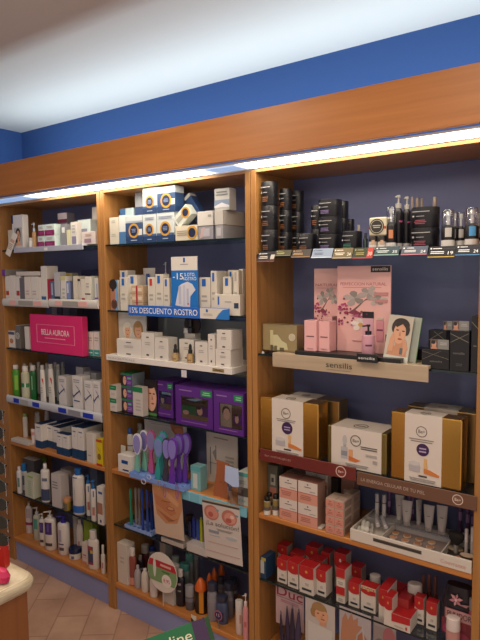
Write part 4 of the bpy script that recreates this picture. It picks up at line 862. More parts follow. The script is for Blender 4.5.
leaflet('leaflet with a photo of clasped hands hanging below the light blue tray', 155, 184, 486, 537, -.016, [('r', -.5, .5, .0, 1, 'c8b09c'), ('p', [(-.5, .95), (.5, .98), (.5, .6), (.3, .3), (-.1, .25), (-.4, .4)], 'c08862'), ('p', [(-.45, .8), (.0, .7), (.3, .5), (.1, .42), (-.4, .6)], 'b87854'), ('p', [(-.4, .5), (.2, .34), (.4, .42), (0, .3)], 'a86848'), ('p', [(-.1, .8), (.35, .62), (.4, .7), (.0, .9)], 'd09c78'), ('e', .1, .56, .14, .04, '8c5038'), ('e', .1, .565, .11, .028, 'c89070'), ('r', -.2, .1, .68, .69, '7c4430')], tilt=-.06)

# ---- glass shelf with small files
z = .4325
a = 'on middle unit lower glass shelf'
file_tray('second light blue tray of slim files, on the lower glass shelf', X_at(124.5, .005, z), X_at(151, .005, z), .006, .09, z, .016, '8aa4dc')
for k, (u, v, Y, c, nm) in enumerate(((131, 488, .03, '2c8c70', 'green'), (136, 487, .05, '8c8480', 'first grey'), (139.5, 487.5, .05, '847c78', 'second grey'), (142.5, 488, .02, '2c48a0', 'first dark blue'), (147.5, 489, .03, '34509c', 'second dark blue'), (151.5, 491, .05, '2c4894', 'third dark blue'), (154, 491, .07, '284090', 'fourth dark blue'))):
    x = X_at(u, Y, z+.1); H = Z_at(v, x, Y)-z-.012
    e = empty('nail_file', '%s slim-handled file standing in the second tray' % nm, 'nail file', (x, Y, z+.009), 0, 'slim files in the second tray')
    L = [(-.006, 0), (-.007, H*.25), (-.004, H*.45), (-.003, H*.6), (-.007, H*.78), (-.007, H*.93), (-.003, H)]
    link('handle', addprism(bmesh.new(), L[:4]+[(-q, w) for q, w in L[:4]][::-1], -.003, .003), mat(c, .3), e)
    link('head', addprism(bmesh.new(), [(q, w+.0001) for q, w in L[3:]]+[(-q, w+.0001) for q, w in L[3:]][::-1], -.0025, .0025), mat(c, .3), e)
free_box('product_tray', 'narrow white card tray behind the hand leaflet, lower glass shelf', 'tray', X_at(161, .004, z), X_at(183, .004, z), .004, .08, z, z+.02, mat('c4bcb4', .4))
tr = free_box('product_tray', 'white card tray with blue lining and sticks, lower glass shelf', 'tray', X_at(186.5, .004, z), X_at(207, .004, z), .004, .12, z, z+.035, mat('c0bab8', .4))
for k, (u, v, c, nm) in enumerate(((194, 519, '2c3c90', 'blue'), (198, 522, '3450a0', 'second blue'), (201.5, 520, 'a8b030', 'yellow'), (205, 527, '7c68a8', 'lilac'), (190, 524, '343c60', 'navy'))):
    x = X_at(u, .05, z+.06); H = Z_at(v, x, .05)-z-.0355
    e = empty('file_pack', '%s slim pack standing in the white card tray, lower glass shelf' % nm, 'nail file', (x, .05, z+.0355), .1, 'slim packs in the card tray')
    link('pack', box(-.007, .007, -.003, .003, 0, H, .001), mat(c, .35), e); link('tip', lathe([(.004, H+.0001), (.004, H+.012)], 10), mat(c, .3), e)
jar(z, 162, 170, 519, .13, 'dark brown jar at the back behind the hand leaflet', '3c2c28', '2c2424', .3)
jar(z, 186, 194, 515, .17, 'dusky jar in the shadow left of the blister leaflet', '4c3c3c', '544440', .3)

# ---- bottom shelf of the middle unit
z = .1375
a = 'on middle unit bottom shelf'
carton(z, 118, 127.8, 544, 583, .05, 'tall cream carton at the left end '+a, body='cfc6bc', pr=[('l', -.2, .2, .5, .7, 2, 'b8a8a0')])
bottle(z, 129.5, 137.3, 548, 586, 'clear bottle of reddish liquid with a white cap '+a, '8c4a44', 'cap', 'd8d0cc', [(.02, .22, 'c88c80')], capf=.2, neck=.6)
bottle(z, 137.5, 144, 555, .09, 'black bottle with a grey white cap '+a, '2c2630', 'cap', 'a8a0a0', [(.4, .5, '8c8890')], capf=.2)
bottle(z, 134.3, 142, 565, 589, 'small translucent bottle with a long pointed neck '+a, 'a4a0a4', 'cap', 'b0acb0', capf=.15, neck=.35, shoulder=.4)
bottle(z, 141.3, 149.7, 568.5, 593, 'white bottle with a narrow neck, left of the round price sign', 'd4ccc4', 'cap', 'd8d4d0', capf=.1, neck=.4, shoulder=.3)
bottle(z, 149.8, 158.2, 575, 598, 'white bottle standing below the round price sign', 'd4ccc8', 'cap', 'd8d4d0', capf=.12, neck=.4, shoulder=.2)
bottle(z, 141.5, 149.5, 544.5, .16, 'maroon bottle with a wide white cap at the back '+a, '5c2c34', 'cap', 'b4b0ae', capf=.3, neck=.9)
bottle(z, 149, 156, 546, .19, 'grey bottle with a blue cap at the back '+a, '9c9c9c', 'cap', '2c4c9c', capf=.2, neck=.7)
carton(z, 163.4, 173.5, 566, 604, .045, 'white carton behind and right of the round price sign', body='c4beb8')
carton(z, 160.5, 166, 541, .13, .05, 'tall white carton at the back under the glass shelf '+a, body='b4b0ac')
e = empty('round_price_sign', 'round green, red and white price sign with a bottle picture, middle bottom shelf', 'sign', (X_at(162.5, -.012, .25), -.012, 0)); ez = Z_at(572.5, e.location.x, -.012); e.location.z = ez
R_ = (X_at(177, -.012, .25)-X_at(147.5, -.012, .25))/2
bm = addprism(bmesh.new(), [(R_*math.cos(q), R_*math.sin(q)) for q in [2*PI*j/32 for j in range(32)]], -.001, .001); link('disc', bm, mat('dcd4cc', .4), e)
import itertools
def chord(zlo, zhi): 
    p = []
    for q in [2*PI*j/64 for j in range(64)]:
        x_, z_ = R_*.97*math.cos(q), R_*.97*math.sin(q)
        p.append((x_, min(max(z_, zlo), zhi)))
    return p
printing('printed_label', e, 1, 1, -.0014, [('p', chord(-.55*R_, .2*R_), '7ca070'), ('p', chord(.2*R_, .55*R_), 'b82c3c'), ('l', -.2*R_, .7*R_, .25*R_, .5*R_, 1, 'e0b0a8'), ('e', -.5*R_, .15*R_, .1*R_, .5*R_, 'd8dcd4'), ('e', -.5*R_, .6*R_, .05*R_, .15*R_, 'd0d4cc'), ('c', .3*R_, -.35*R_, .32*R_, 'e8e0dc'), ('t', '8,95', .1*R_, .52*R_, -.47*R_, -.25*R_, 'c03040'), ('l', -.1*R_, .6*R_, .0, .15*R_, 1, '4c7848')])
link('stem', box(-.002, .002, .0012, .003, .14-ez, -.5*R_), mat('c0c0c0', .3), e)
bottle(z, 176, 185.8, 569.5, 607, 'black bottle with a grey white cap beside the round price sign', '1c1c28', 'cap', 'ccc4c0', [(.42, .46, '9c98a0', -20, 20), (.6, .66, '9c98a0', -20, 20)], capf=.18, neck=.5)
bottle(z, 185.4, 194.5, 585, 611, 'smoky grey bottle with a clear cap '+a, '56545c', 'flat', '8c8c92', [(.35, .5, '74727c')], capf=.4)
bk = [(172, 180, 556, .14, '8c9c98', '98a8a4'), (180, 190, 563, .11, '8c9894', '4c8c88'), (186, 194, 553, .16, '989c9c', '5c9490'), (192, 199, 551, .2, '8c9094', 'a4a4a8'), (166, 173, 550, .18, 'a0a0a0', 'b0b0b0')]
for k, (u0, u1, t, Y, bc, cc) in enumerate(bk):
    bottle(z, u0, u1, t, Y, bl[k]+' of the pale translucent bottles at the back, middle bottom shelf', bc, 'flat', cc, capf=.18, group='pale bottles in the back row')
for k, (u0, u1, t, yb) in enumerate(((195, 207.5, 578, 615), (206.5, 213, 573, .088), (211.5, 218, 568, .125), (218.5, 225, 563, .17))):
    bottle(z, u0, u1, t, yb, bl[k]+' from the front of the black oil bottles with pointed orange caps', '241c1c', 'cone', 'cc6024', [(.04, .7, 'cc8428', -5, 38)], capf=.33, neck=.85, shoulder=.06, group='orange capped bottles')
for k, (u0, u1, t, yb, c) in enumerate(((207.5, 218, 582, 622, '86848c'), (216.3, 228.5, 595, 625, '4c5878'), (224, 234, 582, .085, '74747e'), (218, 225, 577, .135, '64646e'), (229, 238, 577, .155, '50505c'))):
    bottle(z, u0, u1, t, yb, ('tall smoky bottle with a dark cap left of the round badge one', 'slate blue bottle with a round pink-edged badge', 'smoky bottle with a dark cap behind the badge bottle', 'dark bottle at the back behind the badge one', 'darkest bottle at the back near the right upright')[k]+', middle bottom shelf', c, 'cap', '34384c', [(.12, .45, '2c2c50', -55, 25)] if k == 1 else [(.5, .6, '8c8a94')], capf=.2, neck=.85, shoulder=.12)
x_ = X_at(219, .0, .2)
e = empty('round_badge', 'small round navy badge with a pink edge before the slate blue bottle', 'badge', (X_at(218.2, .004, .2), .004, Z_at(615.5, X_at(218.2, .004, .2), .004)))
link('disc', addprism(bmesh.new(), [(.021*math.cos(q), .021*math.sin(q)) for q in [2*PI*j/28 for j in range(28)]], -.001, .001), mat('a85c74', .4), e)
printing('printed_label', e, .042, .042, -.0013, [('c', 0, 0, .4, '2c2c54'), ('t', '15', -.2, .2, -.1, .2, 'c8c0d0')], z0=0)
link('stem', box(-.0015, .0015, .0012, .003, .138-e.location.z, -.012), mat('808080', .3), e)
bottle(z, 235.6, 243.6, 600, .02, 'white and pink bottle with a wide white cap by the right upright', 'd4c0b8', 'flat', 'd0ccc8', [(.35, .6, 'b88c80', 10, 40)], capf=.25)
bottle(z, 243, 249, 594, .004, 'pink pump bottle against the right upright', 'd08c90', 'pump', 'dcccc8', [(.3, .42, 'b85860', -20, 20)], capf=.25)
e = empty('shelf_ticket', 'small white and black price ticket on the front edge of the middle bottom shelf', 'price tag', (X_at(193.5, -.01, .14), -.008, .128), 0)
link('card', box(-.014, .014, -.001, .001, 0, .03), mat('d8d4c8', .4), e)
printing('printed_label', e, .028, .03, -.0013, [('p', [(-.5, 0), (.5, 0), (-.5, .6)], '202020')])

# ================================================================ GOODS: RIGHT UNIT
BLK, LID = '17171c', '1b1b21'
# ---- top shelf: black jars
z = 1.7005
a = 'right unit top shelf'
def black_jar(u0, u1, v0, v1, Y, label, levels=1, group='stacked black jars', sq=.9, pos=('',), band='a8a8a8', txt='8c5a38'):
    um = (u0+u1)/2; x = X_at(um, Y, z); dep = (Vector((x, Y, z))-CP).dot(CF); r = (u1-u0)/2*dep/FPX
    yc = Y+r; x = X_at(um, yc, z); Ht = Z_at(v0, x, yc-r)-z; h = Ht/levels
    for k in range(levels):
        e = empty('black_jar', label % pos[k] if '%s' in label else label, 'jar', (x, yc, z+k*(h+.0003)), 0, group)
        link('body', lathe([(r*.95, 0), (r*.985, .003), (r*.985, h*.66)], 28, sq=sq), mat(BLK, .35), e, smooth=True)
        link('lid', lathe([(r, h*.66), (r, h*.97), (r*.96, h*.995)], 28, sq=sq), mat(LID, .42), e, smooth=True)
        w = r*2
        printing('printed_label', e, w, h, -r*1.0-.0004, [('l', -.36, .36, .72, .80, 1, band), ('r', -.3, -.24, .5, .58, 'b0b0b0'), ('l', -.2, .15, .5, .58, 1, '8c8c90'), ('l', -.25, .2, .15, .38, 3, txt)], t=.0004)
LV = ('lowest', 'middle', 'topmost')
black_jar(262, 278.5, 181.5, 250, .012, 'large black jar, %s of the near left column of three, '+a, 3, pos=LV)
black_jar(280, 292, 188.5, 250, .075, 'large black jar, %s of the second column from left, '+a, 3, pos=LV)
black_jar(291.5, 304, 190.5, 250, .15, 'large black jar, %s of the rear third column from the left, '+a, 3, pos=LV)
black_jar(299, 317, 233.5, 248, .006, 'single low black jar in front of the tall jar columns, '+a)
black_jar(319, 341.5, 199, 248, .012, 'broad black jar with a violet line, %s of the middle tower, '+a, 3, pos=LV, txt='7c6c98', sq=.8)
black_jar(311.5, 323, 205, 248, .14, 'black jar, %s of the pair behind the tower, left, '+a, 2, pos=('lower', 'upper'), sq=.8)
black_jar(336, 348, 201, 248, .12, 'black jar, %s of the column behind the tower, right, '+a, 3, pos=LV, sq=.8)
black_jar(345, 354, 219, 248, .175, 'black jar, %s of the low column far behind the middle tower, '+a, 2, pos=('lower', 'upper'), sq=.8)
black_jar(341.8, 362, 231, 247, .012, 'single low black jar with green print right of the middle tower, '+a, txt='3c7c68', sq=.9)
bottle(z, 356, 361, 225, .13, 'little bottle with a tan tip behind the green print jar', '20242c', 'cap', 'a89c8c', capf=.35)
bottle(z, 363, 367.5, 233, .02, 'tiny black bottle with a teal line left of the cream tube pack', '1c2024', 'cap', '2a2a30', [(.1, .6, '2c5c58', -10, 20)], capf=.3)
# cream pack above two rollers
for k, (u0, u1) in enumerate(((369, 377.3), (377.8, 386))):
    bottle(z, u0, u1, 236, .012, 'short clear-based jar under the cream emblem pack, %s of two' % ('left', 'right')[k], 'b8b0a4', 'flat', '2c2824', [(0.02, .35, 'dcd8d4'), (.4, .7, 'c8a488', 20)], capf=.35, group='small jars under the cream pack')
x, w, Y, h = spot(368.7, 386, 217.5, .012, z); zt_ = Z_at(236, x, .012)
e = empty('emblem_pack', 'cream pack with a round black emblem and red ribbon band on two small jars', 'box', (x, .03, zt_+.001))
link('body', box(-w/2, w/2, -.018, .018, 0, z+h-zt_, .005), mat('cdc6ac', .4), e)
printing('printed_label', e, w, z+h-zt_, -.0186, [('r', -.5, .5, .36, .5, 'a83c30'), ('c', -.04, .5, .42, '2c2a28'), ('o', -.04, .5, .36, .03, 'b8b4a0'), ('l', -.28, .2, .4, .6, 2, 'c0bca8')])
bottle(z, 386.2, 395.5, 207, .012, 'black roll-on with an orange round mark and clear overcap', '1c1a1c', 'dome', 'd8d8d8', [(.0, .16, 'd0ccc8', 88), (.26, .46, 'c88058', 26)], capf=.38, neck=.5, sy=1)
for k, (u0, u1, t, Y) in enumerate(((393.5, 402.3, 195, .06), (402.6, 410, 196.5, .075), (409.5, 414, 197, .17), (414, 419, 198, .18), (419, 423, 198.5, .19), (431, 437, 197, .17))):
    bottle(z, u0, u1, t, Y, bl[k]+' from the left of the tall black spray bottles with silver heads', '1a181e', 'spray' if k < 2 else 'cap', 'a09c98' if k < 2 else '8c7c70', [(.0, .12, 'b8b4b4', 88), (.5, .53, 'b04c78', -20, 30)], capf=.24, neck=.6, sy=1, rot=.9, group='black spray bottles')
black_jar(411, 439, 206.5, 246, .012, 'broad black jar with pink print, %s of two stacked, '+a, 2, pos=('lower', 'upper'), sq=1.0, txt='9c4c5c')
for k, (u0, u1, t, c, Y) in enumerate(((441.3, 454, 210, 'c0bcb8', .012), (450.5, 458, 212, '9c9c9c', .10), (456, 465, 212.5, 'b4b0ac', .05), (465, 478, 208, '4c98d0', .012), (474, 481, 212, '8c8c94', .1))):
    bottle(z, u0, u1, t, Y, ('black roll-on with a grey disc mark and clear overcap, front', 'roll-on half hidden between the grey disc ones', 'black roll-on with a small grey disc mark, second row', 'black roll-on with a blue disc mark and clear overcap', 'roll-on cut off behind the right upright')[k]+', top right shelf', '1c1a1c', 'dome', 'd8d8d8', [(.0, .2, 'd0ccc8', 88), (.28, .52, c, 28)], capf=.42, neck=.5, sy=1, group='clear capped roll-ons')
# price tickets on the edge
tk = [(256.8, 274.5, 250.5, 262, '2a2628', 'e0d8d0', '', '803028', 'black ticket with a red foot, leftmost'), (275.5, 291, 249.5, 256, '4c4a38', 'c8c070', '', '8c8850', 'dark ticket with a gold edge, second from left'), (291.5, 310.5, 248.5, 257.5, '3c3632', 'c8a070', '', 'a07850', 'dark brown ticket, third from left'),
      (311.5, 332, 247.5, 258, '8c9cb4', '586880', '', 'd0d8e0', 'pale blue ticket'), (332.5, 352, 247, 258.5, '706448', 'f0e8d8', '24', 'b8a888', 'gold ticket with a number 24'), (352.5, 373, 246.5, 258.5, '38402e', 'a89c60', '', 'b04038', 'dark green and red ticket'),
      (374, 399, 245.5, 255.5, '40525a', 'e0e8e8', '35', '8cb0a8', 'teal ticket with a number 35'), (401, 427.5, 245.3, 255, '586070', 'f0f0f0', '24', 'c87888', 'grey ticket with a pink foot'), (427.8, 455, 245, 257.5, '242428', 'f0f0f0', '19', 'b89c48', 'black ticket with a gold foot and number 19'), (455.3, 480, 243.5, 255.5, '2a2c34', 'f0f0f0', '24', '3c78a8', 'black ticket with a blue foot and number 24')]
for (u0, u1, t, b, c, tc, txt, foot, nm) in tk:
    Y = -.012; x0, x1 = X_at(u0, Y, 1.69), X_at(u1, Y, 1.69); xm = (x0+x1)/2; w = (x1-x0)*.99; z1 = Z_at(t, xm, Y); z0 = Z_at(b, xm, Y); h = z1-z0
    e = empty('price_ticket', nm+' on the top right shelf edge', 'price tag', (xm, Y-.004, z0), 0, 'price tickets under the black jars'); e.rotation_euler = (math.radians(-28), 0, 0)
    link('card', box(-w/2, w/2, -.0006, .0006, 0, h*1.03), mat(c, .3), e)
    pr = [('r', -.5, .5, 0, .09, foot), ('l', -.42, .1, .3, .6, 2, tc), ('r', -.44, -.38, .75, .88, tc), ('l', -.34, .0, .74, .88, 1, tc)]
    if txt: pr.append(('t', txt, .24, .43, .24, .54, tc))
    elif foot == 'b04038': pr += [('r', .2, .48, .08, .95, 'b83830'), ('t', '30', .24, .44, .25, .6, 'e8d0c8')]
    elif foot == '803028': pr.append(('r', .25, .46, .25, .7, 'c8c0b8'))
    printing('printed_label', e, w, h, -.0009, pr, t=.0003)
e = empty('price_rail', 'black plastic price rail under the black jars, top right shelf', 'price rail', (.45, 0, 1.683))
link('holder', box(-.397, .397, -.0035, .004, 0, .014, .001), mat('1c1c22', .3), e)

# ---- pink poster shelf
z = 1.3225
a = 'on the oak-look display base'
x0_, x1_ = X_at(273, -.01, 1.30), X_at(428.5, -.01, 1.30)
zt_ = 1.333
e = empty('display_riser', 'oak-look display base with dark brand lettering under the pink posters', 'display stand', ((x0_+x1_)/2, -.01, 1.2815)); w = x1_-x0_
link('front_board', box(-w/2, w/2, -.004, .004, 0, zt_-1.2815, .001), OAK, e)
link('platform', box(-w/2, w/2, .018, .24, z+.0005-1.2815, zt_-1.2815, .0005), OAK, e)
link('bracket', box(-w/2, w/2, .0041, .0179, z+.0015-1.2815, zt_-1.2815), OAK, e)
printing('printed_label', e, w, zt_-1.2815, -.0045, [('t', 'sensilis', -.115, .055, .35, .72, '38302c'), ('l', -.115, .055, .16, .24, 1, '8c8070')])
zb = zt_+.0005
x0_, x1_ = X_at(296.5, .0, 1.34), X_at(402, 0, 1.34)
free_box('display_platform', 'black low platform carrying the pink cartons and posters', 'display stand', x0_, x1_, -.012, .16, zb, zb+.0145, mat('1c1a1c', .35))
zp = zb+.0152
# gold box
x, w, Y, h = spot(269, 304, 325, .03, 1.3228)
e = empty('gift_box', 'pale gold gift box with cream product picture and round mark, left of the pink cartons', 'gift box', (max(x-.004, .052+w/2), .215, zt_+.001)); h = h-.011
e.location.y = .05
e.location.x = .055+w/2
link('body', box(-w/2, w/2, -.02, .03, 0, h, .001), mat('9c8c68', .3, .35), e)
link('front_panel', box(-w/2+.004, w/2, -.0212, -.0202, .002, h-.006), mat('a8966c', .25, .3), e)
printing('printed_label', e, w, h, -.0214, [('p', [(-.22, .3), (-.2, .6), (-.05, .62), (.08, .4), (.22, .3), (.25, .08), (-.1, .04)], 'c8c49c'), ('r', -.26, -.17, .2, .78, 'c4bc90'), ('r', -.25, -.18, .0, .22, '5c5440'), ('r', -.14, -.06, .0, .2, '6c6444'), ('r', .02, .14, .0, .14, '5c5440'), ('c', .42-.05, .55, .07, 'c8bca0'), ('o', .37, .55, .09, .015, 'd8d0b8')])
bottle(1.3235, 261.5, 264.5, 351.5, .0, 'tiny clear glass clip at the left end of the pink poster shelf', 'c8c8c4', 'cap', 'd0ccc4', capf=.3)
PK = 'e8b2b2'
pkl = [('r', -.3, .34, .465, .5, '6c4c54'), ('l', -.3, .3, .06, .1, 2, 'b88088')]
for (u0, u1, t, Y, D, nm) in ((304.3, 316, 320.5, .0, .05, 'left front'), (318.3, 329.3, 321.5, .012, .055, 'right front'), (324, 332, 316.5, .09, .04, 'rear')):
    carton(zp, u0, u1, t, Y, D, 'plain pale pink carton with a tiny dark name, %s of three before the posters' % nm, body=PK, pr=pkl, group='pale pink cartons')
def petals(cx, cz, r, cols, n, a0=0, zr=.42, wd=.34):
    out = []
    for k in range(n):
        q = a0+2*PI*k/n; c_, s_ = math.cos(q), math.sin(q); l = r*(1, .8, .92)[k % 3]
        out.append(('p', [(cx+l*t*c_-wd*r*wv*s_, cz+zr*(l*t*s_+wd*r*wv*c_)) for t, wv in ((0, 0), (.3, .6), (.7, .95), (1, .45), (1.02, -.3), (.75, -.9), (.3, -.65))], cols[k % len(cols)]))
    return out
FL = lambda: ([('p', [(-.26, .475), (-.2, .49), (.05, .62), (.28, .66), (.27, .65), (.03, .6), (-.17, .475)], '6c5c54')]+petals(-.16, .63, .24, ['a89e9a', '8c8480', 'b4aaa6'], 5, .5)+petals(.1, .69, .2, ['b0a6a2', '9c9490'], 5, 1.1)
              +petals(.27, .61, .17, ['b8b0aa', '948c88', 'a89e9a'], 5, .2)+[('p', [(-.3, .46), (-.12, .42), (-.02, .455), (-.16, .49)], '8c3c54'), ('p', [(-.24, .42), (-.05, .40), (.02, .42), (-.1, .44)], 'b06080')])
def poster(u0, u1, vt, Y, label, text, extra):
    x, w, _, h = spot(u0, u1, vt, Y, zp)
    e = empty('pink_poster', label, 'poster', (x, Y, zp))
    link('board', box(-w/2, w/2, -.003, .003, 0, h, .0005), mat('e6b4b0', .4), e)
    random.seed(7)
    pr = [('t', text, -.44, .42, .775, .81, 'b06c70'), ('l', -.44, .38, .745, .76, 1, 'c08084')]+FL()+extra
    for k in range(24):
        q = (random.gauss(-.25, .17), random.gauss(.4, .08)); pr.append(('e', max(-.46, min(.4, q[0])), q[1], .016, .011, random.choice(['8c2c54', 'b04c78', '6c2444', 'c878a0'])))
    for k in range(12): pr.append(('e', random.uniform(-.46, -.3), random.uniform(.44, .56), .022, .013, random.choice(['9c2c5c', 'b85080'])))
    printing('printed_label', e, w, h, -.0034, pr, t=.0002); return e, w, h
poster(314.5, 341, 268.5, .135, 'rear pink poster with orchid twig print, half hidden by the front one', 'NATURAL', [])
e, w, h = poster(337.5, 390.5, 265.8, .07, 'front pink poster with orchid twig print and printed bottles', 'PERFECCION NATURAL', [('r', .14, .49, .925, .995, '1c1a1e'), ('t', 'sensilis', .17, .45, .945, .98, 'd8c8c4'),
     *petals(-.05, .33, .2, ['e6dcd6', 'd8ccc6', 'ece2dc'], 5, .4), ('e', -.04, .32, .05, .025, 'cc9c50'), ('r', .0, .19, .08, .40, 'd8a8b8'), ('r', -.01, .2, .40, .475, '1c1a20'), ('r', .25, .38, .14, .38, 'd4909c'), ('r', .26, .37, .385, .41, 'c8b8a8'), ('r', .26, .37, .26, .28, '803c58'), ('l', .2, .46, .56, .72, 2, 'c08888'), ('l', -.2, .1, .12, .14, 1, 'b87c7c')])
bottle(zp, 361.8, 374.5, 324.5, .0, 'pale pink pump bottle with a black pump before the front poster', 'd8a0b0', 'pump', '16161a', [(.3, .36, '5c3c54', 30)], capf=.33, neck=.45, shoulder=.03, sy=.9, rot=.5)
bottle(zp, 385.3, 390.3, 334.5, .02, 'tiny black-capped tube beside the portrait brochure', 'c8b4b8', 'flat', '18181c', capf=.45)
e = free_box('name_block', 'black name block with white lettering in front of the pink poster', 'sign', X_at(356.8, -.03, 1.34), X_at(377.3, -.03, 1.34), -.033, -.0205, zt_-.002-.0, zt_+.026, mat('141416', .3), pr=[('t', 'sensilis', -.4, .4, .36, .68, 'e0dcd8')])
# brochures
x, w, Y, h = spot(382, 408, 328.5, .0, zb)
w = .080; h = .150
e = empty('portrait_brochure', 'brochure with a dark-haired woman touching her face, standing tilted on the oak-look base', 'brochure', (X_at(396, .02, 1.35), .012, zt_+.0035), .10); e.rotation_euler = (math.radians(-8), math.radians(6), .12)
link('cover', box(-w/2, w/2, -.001, .001, 0, h), mat('c4bcae', .4), e)
printing('printed_label', e, w, h, -.0014, [('r', -.5, .5, 0, .12, 'd0d4cc'), ('r', .0, .3, .01, .08, '8cb8c4'), ('p', [(-.42, .12), (.4, .12), (.35, .3), (-.1, .34), (-.3, .26)], 'c89070'), ('e', .04, .80, .34, .15, '2e2624'), ('e', -.2, .74, .13, .13, '382c28'), ('e', .3, .7, .11, .12, '342a26'), ('r', -.1, .2, .25, .45, 'c48c6c'), ('e', .02, .62, .25, .235, 'd8a484'), ('p', [(-.2, .78), (-.05, .86), (.2, .86), (.3, .76), (.28, .72), (.1, .82), (-.12, .74)], '2e2624'), ('e', -.08, .68, .06, .014, '382824'), ('e', .16, .67, .06, .014, '382824'), ('p', [(.03, .66), (.08, .56), (.0, .56)], 'b87c60'), ('e', .06, .49, .09, .02, 'a84c44'),
   ('p', [(-.38, .2), (-.18, .2), (-.14, .5), (-.22, .62), (-.33, .5)], 'd49c7c'), ('p', [(.1, .14), (.3, .14), (.42, .3), (.3, .5), (.15, .48), (.22, .34)], 'd09878'), ('r', .12, .24, .16, .3, '5c6468')], t=.0003)
e = empty('brochure', 'green edged brochure standing just behind the portrait brochure', 'brochure', (X_at(402.5, .03, 1.35)-.003, .034, zt_+.0035), .10); e.rotation_euler = (math.radians(-8), math.radians(6), .12)
link('cover', box(-w/2+.004, w/2+.004, -.006, .003, 0, h-.003), mat('a8b0a4', .4), e); link('spine', box(w/2+.0042, w/2+.0055, -.006, .003, 0, h-.003), mat('5c9468', .4), e)
carton(zb, 404, 411.5, 339, .12, .03, 'small olive carton behind the brochures', body='6c7864', pr=[('l', -.3, .3, .3, .6, 2, '9ca494')])
jar(zb, 399, 412, 318.5, .17, 'black jar on the dark boxes behind the brochures', '16161c', '1a1a20', .4)
black = '17161b'
ln = lambda *p: [('p', [(x0, z0), (x1, z1), (x1, z1+.012), (x0, z0+.012)], '8c8474') for x0, z0, x1, z1 in p]
carton(zb, 390.5, 400, 319, .19, .04, 'dark glass-fronted box behind the portrait brochure', body='2c303c', pr=[('r', -.4, .4, .8, .83, '8c8c94')])
# black cartons right
zg = 1.3228
carton(zg, 413, 421, 349, .1, .06, 'black carton low at the back right of the brochures', body=black)
carton(zg+.0, 421.5, 449, 350, .01, .05, 'low black carton with crossed fine lines and a photo card on top', body=black, pr=ln((-.48, .9, .48, .55), (-.48, .45, .2, .95))+[('t', 'sensilis', -.2, .25, .36, .46, '787470')])
carton(zg, 428, 446, 330.5, .10, .05, 'medium black carton behind the low one, '+'right of the brochures', body=black, pr=ln((-.48, .7, .3, .97), (-.2, .97, .48, .7))+[('l', -.2, .3, .5, .55, 1, '606060')])
carton(zg, 449.5, 468.5, 331, .006, .055, 'tall black carton with crossed fine lines and a photo card on top', body=black, pr=ln((-.48, .92, .48, .72), (-.48, .7, .48, .94))+[('t', 'sensilis', -.32, .28, .42, .48, '787470'), ('l', -.2, .2, .12, .2, 2, '505054')])
carton(zg, 470.5, 478, 316.5, .006, .06, 'tallest black carton at the right end of the pink poster shelf', body=black, pr=ln((-.48, .9, .5, .78))+[('l', -.2, .4, .45, .5, 1, '606060')])
def photo_card(u0, u1, vt, vb, Y, label):
    x0, x1 = X_at(u0, Y, 1.4), X_at(u1, Y, 1.4); xm = (x0+x1)/2; z0 = Z_at(vb, xm, Y); h = Z_at(vt, xm, Y)-z0; w = x1-x0
    e = empty('photo_card', label, 'card', (xm, Y, z0)); link('card', box(-w/2, w/2, -.0008, .0008, 0, h), mat('8c8c8a', .4), e)
    printing('printed_label', e, w, h, -.0011, [('r', -.5, -.1, 0, 1, '6c5c54'), ('e', -.3, .5, .13, .36, 'cc9880'), ('e', -.34, .7, .12, .2, '30262a'), ('p', [(-.5, 0), (-.1, 0), (-.2, .3), (-.4, .25)], 'c89078'), ('l', .0, .42, .4, .75, 2, 'b8b8b8')], t=.0003)
    return z0
photo_card(430.5, 449, 339.5, 349.2, .02, 'photo card standing on the low black carton')
photo_card(452.5, 468.6, 321, 330.5, .02, 'photo card standing on the tall black carton, right one of the pair')
photo_card(443.3, 452, 321, 329.9, .115, 'shaded photo card on the medium black carton, left one of the pair')

# ---- gold gift boxes
z = .9455
a = 'on the gold box shelf'
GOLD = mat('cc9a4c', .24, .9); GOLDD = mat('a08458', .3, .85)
def gold_box(x0, x1, y0, D, h, zb, label, s0, s1, pr, rot=0, sl='d8cfc6', body=GOLD, side=None, pads=True):
    w = x1-x0; e = empty('gold_gift_box', label, 'gift box', ((x0+x1)/2, y0+D/2, zb), rot, 'gold gift boxes')
    link('body', box(-w/2, w/2, -D/2, D/2, 0, h, .004), body, e)
    a_, b_ = s0*w, s1*w
    bm = bmesh.new(); t = .0012
    addbox(bm, a_, b_, -D/2-t, -D/2-.0001, 0.001, h+t); addbox(bm, a_, b_, -D/2, D/2, h+.0002, h+t)
    link('sleeve', bm, mat(sl, .45), e, 'white printed card sleeve')
    pp = printing('printed_label', e, b_-a_, h, -D/2-t-.0004, pr); pp.location.x = (a_+b_)/2
    p2 = printing('top_emblem', e, b_-a_, D, 0, [('o', 0, .35, .14, .02, '68605c'), ('l', -.12, .12, .28, .42, 1, '68605c')], t=.0003)
    p2.rotation_euler = (-PI/2, 0, 0); p2.location = ((a_+b_)/2, -D/2, h+t+.0006)
    return e
be = lambda cx, cz, r, c='6c6460', bgc=None: ([('c', cx, cz, r, bgc)] if bgc else [])+[('o', cx, cz, r, r*.13, c), ('t', 'Be+', cx-r*.55, cx+r*.62, cz-r*.0-.022, cz+.028, c)]
prA = be(-.04, .76, .15)+[('l', -.38, .3, .6, .66, 2, '8c8480'), ('c', .0, .50, .17, '3c2050'), ('l', -.1, .1, .45, .54, 2, 'b0a0c0'), ('e', -.22, .24, .16, .06, 'b8b4b4'), ('e', -.22, .29, .15, .035, 'c8c4c4'), ('r', -.37, -.07, .17, .25, 'b0acb0'), ('r', .04, .12, .18, .38, 'd8ac74'), ('p', [(.04, .16), (.04, .24), (.2, .22), (.45, .17), (.44, .14)], 'cc7c3c'), ('r', -.1, .12, .105, .125, '3c3430'), ('l', -.36, .36, .03, .085, 2, '9c9490')]
